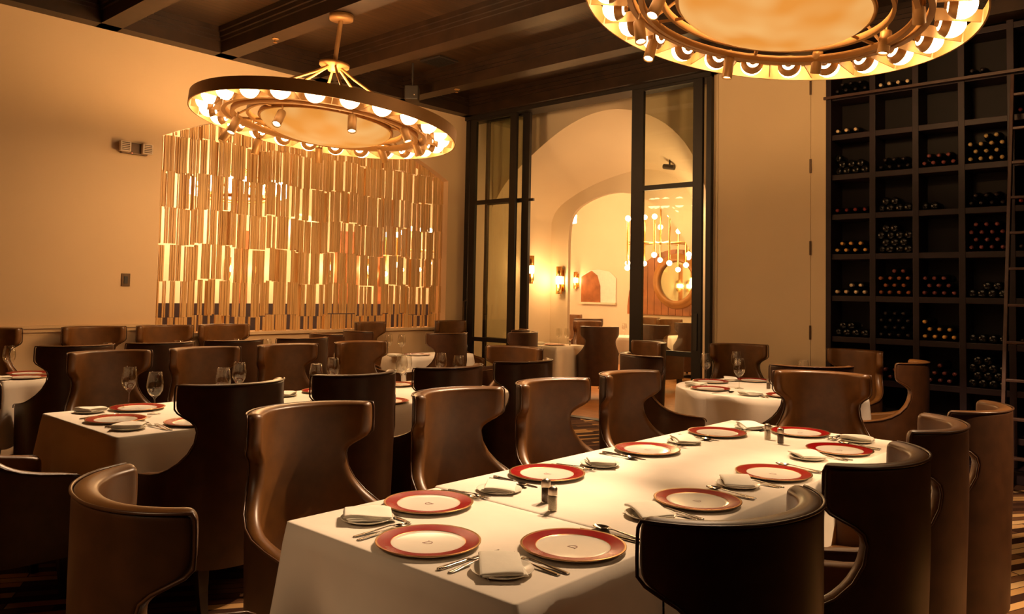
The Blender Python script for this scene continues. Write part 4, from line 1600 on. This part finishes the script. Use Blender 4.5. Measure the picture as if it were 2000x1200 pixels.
def napkin_mesh(seed):
    """a napkin folded to a thick pad: leaves lying on each other, joined by round folds"""
    r = random.Random(seed)
    m = MB(); m.smooth = True
    US = [0, 0.012, 0.04, 0.14, 0.28, 0.42, 0.58, 0.72, 0.86, 0.96, 0.988, 1]
    th = 0.0050
    # (shift x, shift y, turn, length, width)
    leaves = [(0.004, -0.006, 0.10, 0.146, 0.100), (0.000, -0.002, 0.08, 0.146, 0.102), (-0.003, 0.003, -0.03, 0.150, 0.108), (0.001, 0.004, -0.05, 0.151, 0.110)]
    sgn = 1 if seed % 2 else -1
    for li, (sx_, sy, tr, L, Wd) in enumerate(leaves):
        ca, sa = math.cos(tr * sgn), math.sin(tr * sgn)
        sh = []
        for side_ in (0, 1):
            rows = []
            for v in US:
                rw = []
                for u in US:
                    x0, y0 = (u - 0.5) * L, (v - 0.5) * Wd
                    x, y = x0 * ca - y0 * sa + sx_, x0 * sa + y0 * ca + sy
                    droop = -0.0045 * (2 * abs(u - 0.5)) ** 3 * (0.3 + 0.25 * li) - 0.002 * (2 * abs(v - 0.5)) ** 3 * (0.3 + 0.2 * li)
                    crest = 0.0022 * math.sin(5 * u + 3.2 * v + seed) * (0.4 + 0.3 * li)
                    ed = min(u, 1 - u, v, 1 - v)
                    hth = th * 0.46 * (0.35 if ed < 0.005 else 0.85 if ed < 0.02 else 1.0)
                    zz = 0.006 + th * (li + 0.5) + droop + crest
                    rw.append(Vector((x, y, zz + (hth if side_ else -hth))))
                rows.append(rw)
            sh.append(rows)
        W_ = len(US)
        bt = m.grid(sh[1])
        bl = m.grid(sh[0], flip=True)
        for i in range(W_ - 1):
            m.face((bt + i, bl + i, bl + i + 1, bt + i + 1))
            q = (W_ - 1) * W_
            m.face((bt + q + i + 1, bl + q + i + 1, bl + q + i, bt + q + i))
            m.face((bt + W_ * i, bt + W_ * (i + 1), bl + W_ * (i + 1), bl + W_ * i))
            m.face((bt + W_ * i + W_ - 1, bl + W_ * i + W_ - 1, bl + W_ * (i + 1) + W_ - 1, bt + W_ * (i + 1) + W_ - 1))
    # round folds that join leaves in pairs on the long side
    for (l0, l1) in ((0, 1), (2, 3)):
        sx_, sy, tr, L, Wd = leaves[l1]
        ca, sa = math.cos(tr * sgn), math.sin(tr * sgn)
        rows = []
        for k in range(9):
            a = -PI / 2 + PI * k / 8
            rw = []
            for u in US:
                x0 = (u - 0.5) * L
                y0 = Wd / 2 - 0.001 + th * 0.9 * math.cos(a)
                droop = -0.0045 * (2 * abs(u - 0.5)) ** 3 * (0.3 + 0.25 * l1) - 0.002 * (0.3 + 0.2 * l1)
                crest = 0.0022 * math.sin(5 * u + 3.2 + seed) * (0.4 + 0.3 * l1)
                rw.append((x0 * ca - y0 * sa + sx_, x0 * sa + y0 * ca + sy, 0.006 + th * (l0 + 1) + droop + crest + th * 0.95 * math.sin(a)))
            rows.append(rw)
        m.grid(rows)
    return m.mesh('napkin', ['napkin_cotton'])


def strip(m, secs, thick):
    """flat tapered bar: secs = (y, half width, z)"""
    top = [[(-w_, y, z + thick), (-w_ * 0.5, y, z + thick * 1.5), (w_ * 0.5, y, z + thick * 1.5), (w_, y, z + thick)] for y, w_, z in secs]
    bot = [[(-w_, y, z), (-w_ * 0.5, y, z), (w_ * 0.5, y, z), (w_, y, z)] for y, w_, z in secs]
    bt = m.grid(top)
    bb = m.grid(bot, flip=True)
    for i in range(len(secs) - 1):
        m.face((bt + 4 * i, bt + 4 * i + 4, bb + 4 * i + 4, bb + 4 * i))
        m.face((bt + 4 * i + 3, bb + 4 * i + 3, bb + 4 * i + 7, bt + 4 * i + 7))
    e = 4 * (len(secs) - 1)
    m.face((bt, bb, bb + 1, bt + 1)); m.face((bt + 1, bb + 1, bb + 2, bt + 2)); m.face((bt + 2, bb + 2, bb + 3, bt + 3))
    m.face((bt + e + 1, bb + e + 1, bb + e, bt + e)); m.face((bt + e + 2, bb + e + 2, bb + e + 1, bt + e + 1)); m.face((bt + e + 3, bb + e + 3, bb + e + 2, bt + e + 2))


def fork_mesh():
    m = MB(); m.smooth = True
    strip(m, [(-0.105, 0.005, 0.001), (-0.10, 0.008, 0.001), (-0.08, 0.0085, 0.002), (-0.02, 0.0045, 0.006), (0.02, 0.0032, 0.009), (0.035, 0.0045, 0.009), (0.045, 0.010, 0.007), (0.058, 0.0118, 0.005)], 0.0018)
    for k in range(4):
        x = -0.0092 + k * 0.00613
        rows = []
        b0 = len(m.v)
        secs = [(0.056, 0.0021, 0.005), (0.08, 0.0018, 0.004), (0.102, 0.0011, 0.009)]
        mm = MB()
        strip(mm, secs, 0.0016)
        m.v.extend([(p[0] + x, p[1], p[2]) for p in mm.v])
        for f in mm.f:
            m.face([i + b0 for i in f])
    return m.mesh('fork', ['steel'])


def knife_mesh():
    m = MB(); m.smooth = True
    strip(m, [(-0.12, 0.004, 0.001), (-0.116, 0.0075, 0.001), (-0.09, 0.0085, 0.001), (-0.02, 0.0062, 0.001), (0.0, 0.005, 0.001)], 0.0042)
    strip(m, [(0.0, 0.005, 0.0015), (0.012, 0.008, 0.0015), (0.06, 0.0095, 0.0015), (0.098, 0.008, 0.0015), (0.115, 0.0035, 0.0015), (0.12, 0.0008, 0.0015)], 0.0012)
    return m.mesh('knife', ['steel'])


def spoon_mesh():
    m = MB(); m.smooth = True
    strip(m, [(-0.105, 0.005, 0.001), (-0.10, 0.008, 0.001), (-0.08, 0.0082, 0.002), (-0.02, 0.0042, 0.006), (0.03, 0.0030, 0.010), (0.045, 0.005, 0.0095)], 0.0018)
    NR, NA = 6, 20
    for side_, off in ((0, 0.0), (1, 0.0012)):
        rows = []
        for i in range(NR + 1):
            f = max(0.02, i / NR)
            rows.append([(0.0205 * f * math.cos(2 * PI * k / NA), 0.072 + 0.032 * f * math.sin(2 * PI * k / NA), 0.0022 + 0.0085 * f * f + off) for k in range(NA)])
        m.grid(rows, True, flip=bool(side_))
    return m.mesh('spoon', ['steel'])


def glass_mesh():
    m = MB(); m.smooth = True
    o = [(0.0001, 0.0), (0.036, 0.0), (0.037, 0.0025), (0.012, 0.006), (0.0048, 0.016), (0.0038, 0.05), (0.0040, 0.085), (0.010, 0.098), (0.028, 0.112), (0.042, 0.135), (0.0475, 0.160), (0.0455, 0.19), (0.040, 0.222), (0.0355, 0.245), (0.0349, 0.2455)]
    i = [(0.0345, 0.244), (0.0390, 0.221), (0.0444, 0.19), (0.0464, 0.160), (0.041, 0.136), (0.027, 0.114), (0.0001, 0.102)]
    m.lathe(o + i, 32)
    return m.mesh('wine_glass', ['wine_glass_clear'])


def shaker_proto(grain):
    root = thing('shaker', 'x', 'shaker')
    m = MB(); m.smooth = True
    m.lathe([(0.0001, 0.0), (0.0155, 0.0), (0.0168, 0.003), (0.0168, 0.052), (0.0145, 0.057), (0.0140, 0.060)], 24)
    build('jar', m, 'wine_glass_clear', root)
    m = MB(); m.smooth = True
    m.lathe([(0.0001, 0.005), (0.0146, 0.005), (0.0150, 0.010), (0.0150, 0.050), (0.0001, 0.0505)], 24)
    build('contents', m, grain, root)
    m = MB(); m.smooth = True
    m.lathe([(0.0162, 0.056), (0.0166, 0.058), (0.0166, 0.074), (0.0155, 0.079), (0.010, 0.0835), (0.0001, 0.085)], 24)
    build('lid', m, 'shaker_lid', root)
    return root


P_PLATE = plate_proto()
P_SIDE = side_plate_proto()
P_SALT = shaker_proto('salt_grain')
P_PEP = shaker_proto('pepper_grain')
NAPS = [napkin_mesh(k) for k in range(5)]
FORK, KNIFE, SPOON, GLASS = fork_mesh(), knife_mesh(), spoon_mesh(), glass_mesh()
rp = random.Random(5)


def put(proto, loc, rz, label, group=None):
    o = copy_tree(proto)
    o.location = loc
    o.rotation_euler = (0, 0, rz)
    o['label'] = label
    if group:
        o['group'] = group
    return o


def put_mesh(name, me, loc, rot, label, cat, group=None):
    o = link(name, me, None, loc, rot)
    return tag(o, label, cat, group)


nset = [0]


def place_setting(x, y, face, where, tname, parts='PSNFKT', lift=0.0, side_off=0.325, nap_rot=0.5):
    """x, y = plate centre; face = direction the sitter looks; where = words naming the seat"""
    nset[0] += 1
    f = Vector((face[0], face[1], 0)).normalized()
    l = Vector((-f.y, f.x, 0))
    rz = math.atan2(-f.x, f.y)
    z = TOP + lift
    P0 = Vector((x, y, z))
    jit = lambda a: rp.uniform(-a, a)
    if 'P' in parts:
        put(P_PLATE, P0, rz, 'red-rimmed charger plate %s' % where, 'red-rimmed plates on the %s' % tname)
    if 'S' in parts:
        q = P0 + l * (side_off + jit(0.008)) + f * (0.02 + jit(0.02))
        put(P_SIDE, q, rz, 'small white side plate under a napkin %s' % where, 'side plates on the %s' % tname)
        if 'N' in parts:
            put_mesh('napkin', NAPS[nset[0] % 5], q + Vector((0, 0, 0.0075)), (R_(jit(3)), R_(jit(3)), rz + nap_rot + jit(0.15)), 'folded white napkin on a side plate %s' % where, 'napkin', 'napkins on the %s' % tname)
    if 'F' in parts:
        for k, nm in ((0, 'inner'), (1, 'outer')):
            q = P0 + l * (0.178 + 0.026 * k) + f * (-0.02 + 0.012 * k)
            put_mesh('fork', FORK, q, (0, 0, rz + jit(0.05)), '%s steel fork %s' % (nm, where), 'fork', 'forks on the %s' % tname)
    if 'K' in parts:
        q = P0 - l * 0.182 + f * (-0.01)
        put_mesh('knife', KNIFE, q, (0, 0, rz + jit(0.05)), 'steel table knife %s' % where, 'knife', 'knives on the %s' % tname)
    if 'T' in parts:
        q = P0 - l * 0.214 + f * (-0.02)
        put_mesh('spoon', SPOON, q, (0, 0, rz + jit(0.06)), 'steel spoon %s' % where, 'spoon', 'spoons on the %s' % tname)


TN = 'front table'
ALL = 'PSNFKT'
place_setting(-1.782, 1.625, (0, 1), 'at the near-end seat of the front table', TN, ALL, 0, 0.325, 0.9)
for (y, wd, up) in ((1.920, 'nearest', 0), (2.566, 'second', 0.004), (3.316, 'third', 0.004), (4.008, 'farthest', 0.004)):
    place_setting(-2.108, y, (1, 0), 'at the %s left-hand seat of the front table' % wd, TN, ALL, up, 0.32, 0.7)
for (y, wd, up) in ((1.901, 'nearest', 0), (2.629, 'second', 0.004), (3.266, 'third', 0.004), (4.016, 'farthest', 0.004)):
    place_setting(-1.458, y, (-1, 0), 'at the %s right-hand seat of the front table' % wd, TN, ALL, up, 0.285 if wd != 'nearest' else 0.30, 0.8)
place_setting(-1.799, 4.368, (0, -1), 'at the far-end seat of the front table', TN, ALL, 0.004, 0.30, 0.2)
put(P_PEP, (-1.84, 2.235, TOP + 0.004), 0.3, 'pepper shaker with steel lid at the near seam of the front table', 'salt and pepper shakers')
put(P_SALT, (-1.752, 2.165, TOP + 0.004), 0.3, 'salt shaker with steel lid at the near seam of the front table', 'salt and pepper shakers')
put(P_SALT, (-1.845, 4.06, TOP + 0.004), 0.3, 'salt shaker at the far end of the front table', 'salt and pepper shakers')
put(P_PEP, (-1.742, 3.985, TOP + 0.004), 0.3, 'pepper shaker at the far end of the front table', 'salt and pepper shakers')

TN = 'wine-glass table'
place_setting(-4.61, 1.86, (0, 1), 'at the near-end seat of the wine-glass table', TN, ALL, 0, -0.30 if False else 0.40, 0.4)
put(P_SIDE, (-4.30, 1.80, TOP), 0, 'small white side plate right of the near-end seat of the wine-glass table', 'side plates on the %s' % TN)
put_mesh('napkin', NAPS[2], (-4.30, 1.80, TOP + 0.0075), (0, 0, 0.9), 'folded white napkin right of the near-end seat of the wine-glass table', 'napkin', 'napkins on the %s' % TN)
place_setting(-4.97, 2.13, (1, 0), 'at the nearest left-hand seat of the wine-glass table', TN, 'P')
place_setting(-4.25, 2.13, (-1, 0), 'at the nearest right-hand seat of the wine-glass table', TN, 'PF')
for (y, wd) in ((2.80, 'second'), (3.46, 'third'), (4.14, 'fourth')):
    place_setting(-4.96, y, (1, 0), 'at the %s left-hand seat of the wine-glass table' % wd, TN, 'PSN')
    place_setting(-4.25, y, (-1, 0), 'at the %s right-hand seat of the wine-glass table' % wd, TN, 'PSN')
place_setting(-4.60, 4.52, (0, -1), 'at the far-end seat of the wine-glass table', TN, 'P')
put(P_SALT, (-4.52, 2.23, TOP), 0.3, 'salt shaker on the wine-glass table beside the first dark chair', 'salt and pepper shakers')


def wine_glass(px, py, lab, zt=TOP + 0.245, xyz=None, group='wine glasses'):
    p = xyz if xyz else at(px, py, z=zt)
    return put_mesh('wine_glass', GLASS, (p[0], p[1], TOP), (0, 0, rp.uniform(0, 6)), lab, 'wine glass', group)


wine_glass(254, 717, 'tall wine glass, left of the two at the near end of the wine-glass table')
wine_glass(304, 727, 'tall wine glass, right of the two at the near end of the wine-glass table')
for px, py, lab in ((437, 719, 'wine glass, left of the two showing above the first dark chair'), (468, 708, 'wine glass, right of the two showing above the first dark chair'),
                    (618, 711, 'wine glass, left of the two showing above the second dark chair'), (651, 699, 'wine glass, right of the two showing above the second dark chair'),
                    (785, 694, 'wine glass in the gap between the second and third dark chair, nearer one'), (794, 690, 'wine glass in the gap between the second and third dark chair, farther one'),
                    (862, 690, 'wine glass, left of the two showing above the third dark chair'), (896, 695, 'wine glass, right of the two showing above the third dark chair')):
    wine_glass(px, py, lab)

TN = 'tables along the left wall'
i = 0
for (y, wd) in ((2.22, 'nearest'), (2.98, 'second'), (3.62, 'third'), (4.22, 'fourth')):
    wine_glass(0, 0, 'wine glass on the %s table along the left wall, nearer the wall' % wd, xyz=(-7.38, y - 0.10))
    wine_glass(0, 0, 'wine glass on the %s table along the left wall, nearer the room' % wd, xyz=(-7.22, y + 0.13))
place_setting(-7.16, 2.18, (-1, 0), 'on the nearest table along the left wall, room side', TN, 'PFK')
place_setting(-7.45, 2.28, (1, 0), 'on the nearest table along the left wall, wall side', TN, 'P')
put(P_SIDE, (-7.12, 1.985, TOP), 0, 'small white side plate on the near corner of the nearest left-wall table', 'side plates along the left wall')
put_mesh('napkin', NAPS[1], (-7.12, 1.985, TOP + 0.0075), (0, 0, 0.2), 'folded white napkin on the near corner of the nearest left-wall table', 'napkin', 'napkins along the left wall')
TN = 'far corner table'
place_setting(-7.16, 6.28, (-1, 0), 'on the far corner table, nearest the room', TN, 'PSN')
place_setting(-7.16, 6.82, (-1, 0), 'on the far corner table, nearest the glass door', TN, 'P')
wine_glass(0, 0, 'wine glass on the far corner table, against the screen', xyz=(-7.4, 6.05))
wine_glass(0, 0, 'wine glass on the far corner table, second from the screen end', xyz=(-7.25, 6.12))
p = at(932, 645, z=TOP + 0.245)
wine_glass(0, 0, 'wine glass on the far corner table before the glass door', xyz=(-7.2, 7.0))

TN = 'round table'
for (dx, dy_, wd, parts) in ((-0.50, -0.87, 'before the left dark chair of the round table', 'PSNFT'), (0.62, -0.78, 'before the near dark chair of the round table', 'PSNF'),
                             (-0.62, 0.79, 'before the far left chair of the round table', 'PSN'), (0.26, 0.96, 'before the wine-wall chair of the round table', 'PSN'),
                             (0.97, 0.22, 'before the side-view chair of the round table', 'P'), (-0.99, 0.05, 'on the left edge of the round table', 'PSN')):
    place_setting(RT.x + dx * (RR - 0.20), RT.y + dy_ * (RR - 0.20), (-dx, -dy_), wd, TN, parts, 0, 0.27)
for px, py, lab in ((1379, 690, 'wine glass at the left of the round table, apart from the others'), (1438, 687, 'taller-looking wine glass behind another on the round table'), (1444, 701, 'wine glass in front of another in the middle of the round table')):
    wine_glass(px, py, lab)
wine_glass(0, 0, 'wine glass on the round table just above the dark near chair', xyz=(RT.x + 0.25, RT.y + 0.1))
put(P_PEP, (RT.x + 0.02, RT.y - 0.05, TOP), 0, 'pepper shaker in the middle of the round table', 'salt and pepper shakers')
TN = 'doorway table'
place_setting(-7.42, 9.16, (0, 1), 'on the small table beyond the doorway', TN, 'P')
put(P_SIDE, (-7.74, 9.2, TOP), 0, 'small white side plate on the table beyond the doorway', 'side plates beyond the doorway')
put_mesh('napkin', NAPS[3], (-7.74, 9.2, TOP + 0.0075), (0, 0, 0.5), 'folded white napkin on the table beyond the doorway', 'napkin', 'napkins beyond the doorway')
wine_glass(0, 0, 'wine glass on the table beyond the doorway, left one', xyz=(-7.48, 9.33))
wine_glass(0, 0, 'wine glass on the table beyond the doorway, right one', xyz=(-7.38, 9.40))
put(P_SALT, (-7.30, 9.36, TOP), 0, 'salt shaker on the table beyond the doorway', 'salt and pepper shakers')
wine_glass(0, 0, 'wine glass on the hall table left of the bronze upright', xyz=(-8.3, 12.25))
wine_glass(0, 0, 'wine glass on the hall table behind the glass leaf, left one', xyz=(-7.75, 13.6))
wine_glass(0, 0, 'wine glass on the hall table behind the glass leaf, right one', xyz=(-7.55, 13.65))

# patterns used for copying are not part of the room
for pr in (P_PLATE, P_SIDE, P_SALT, P_PEP):
    hide_base(pr)
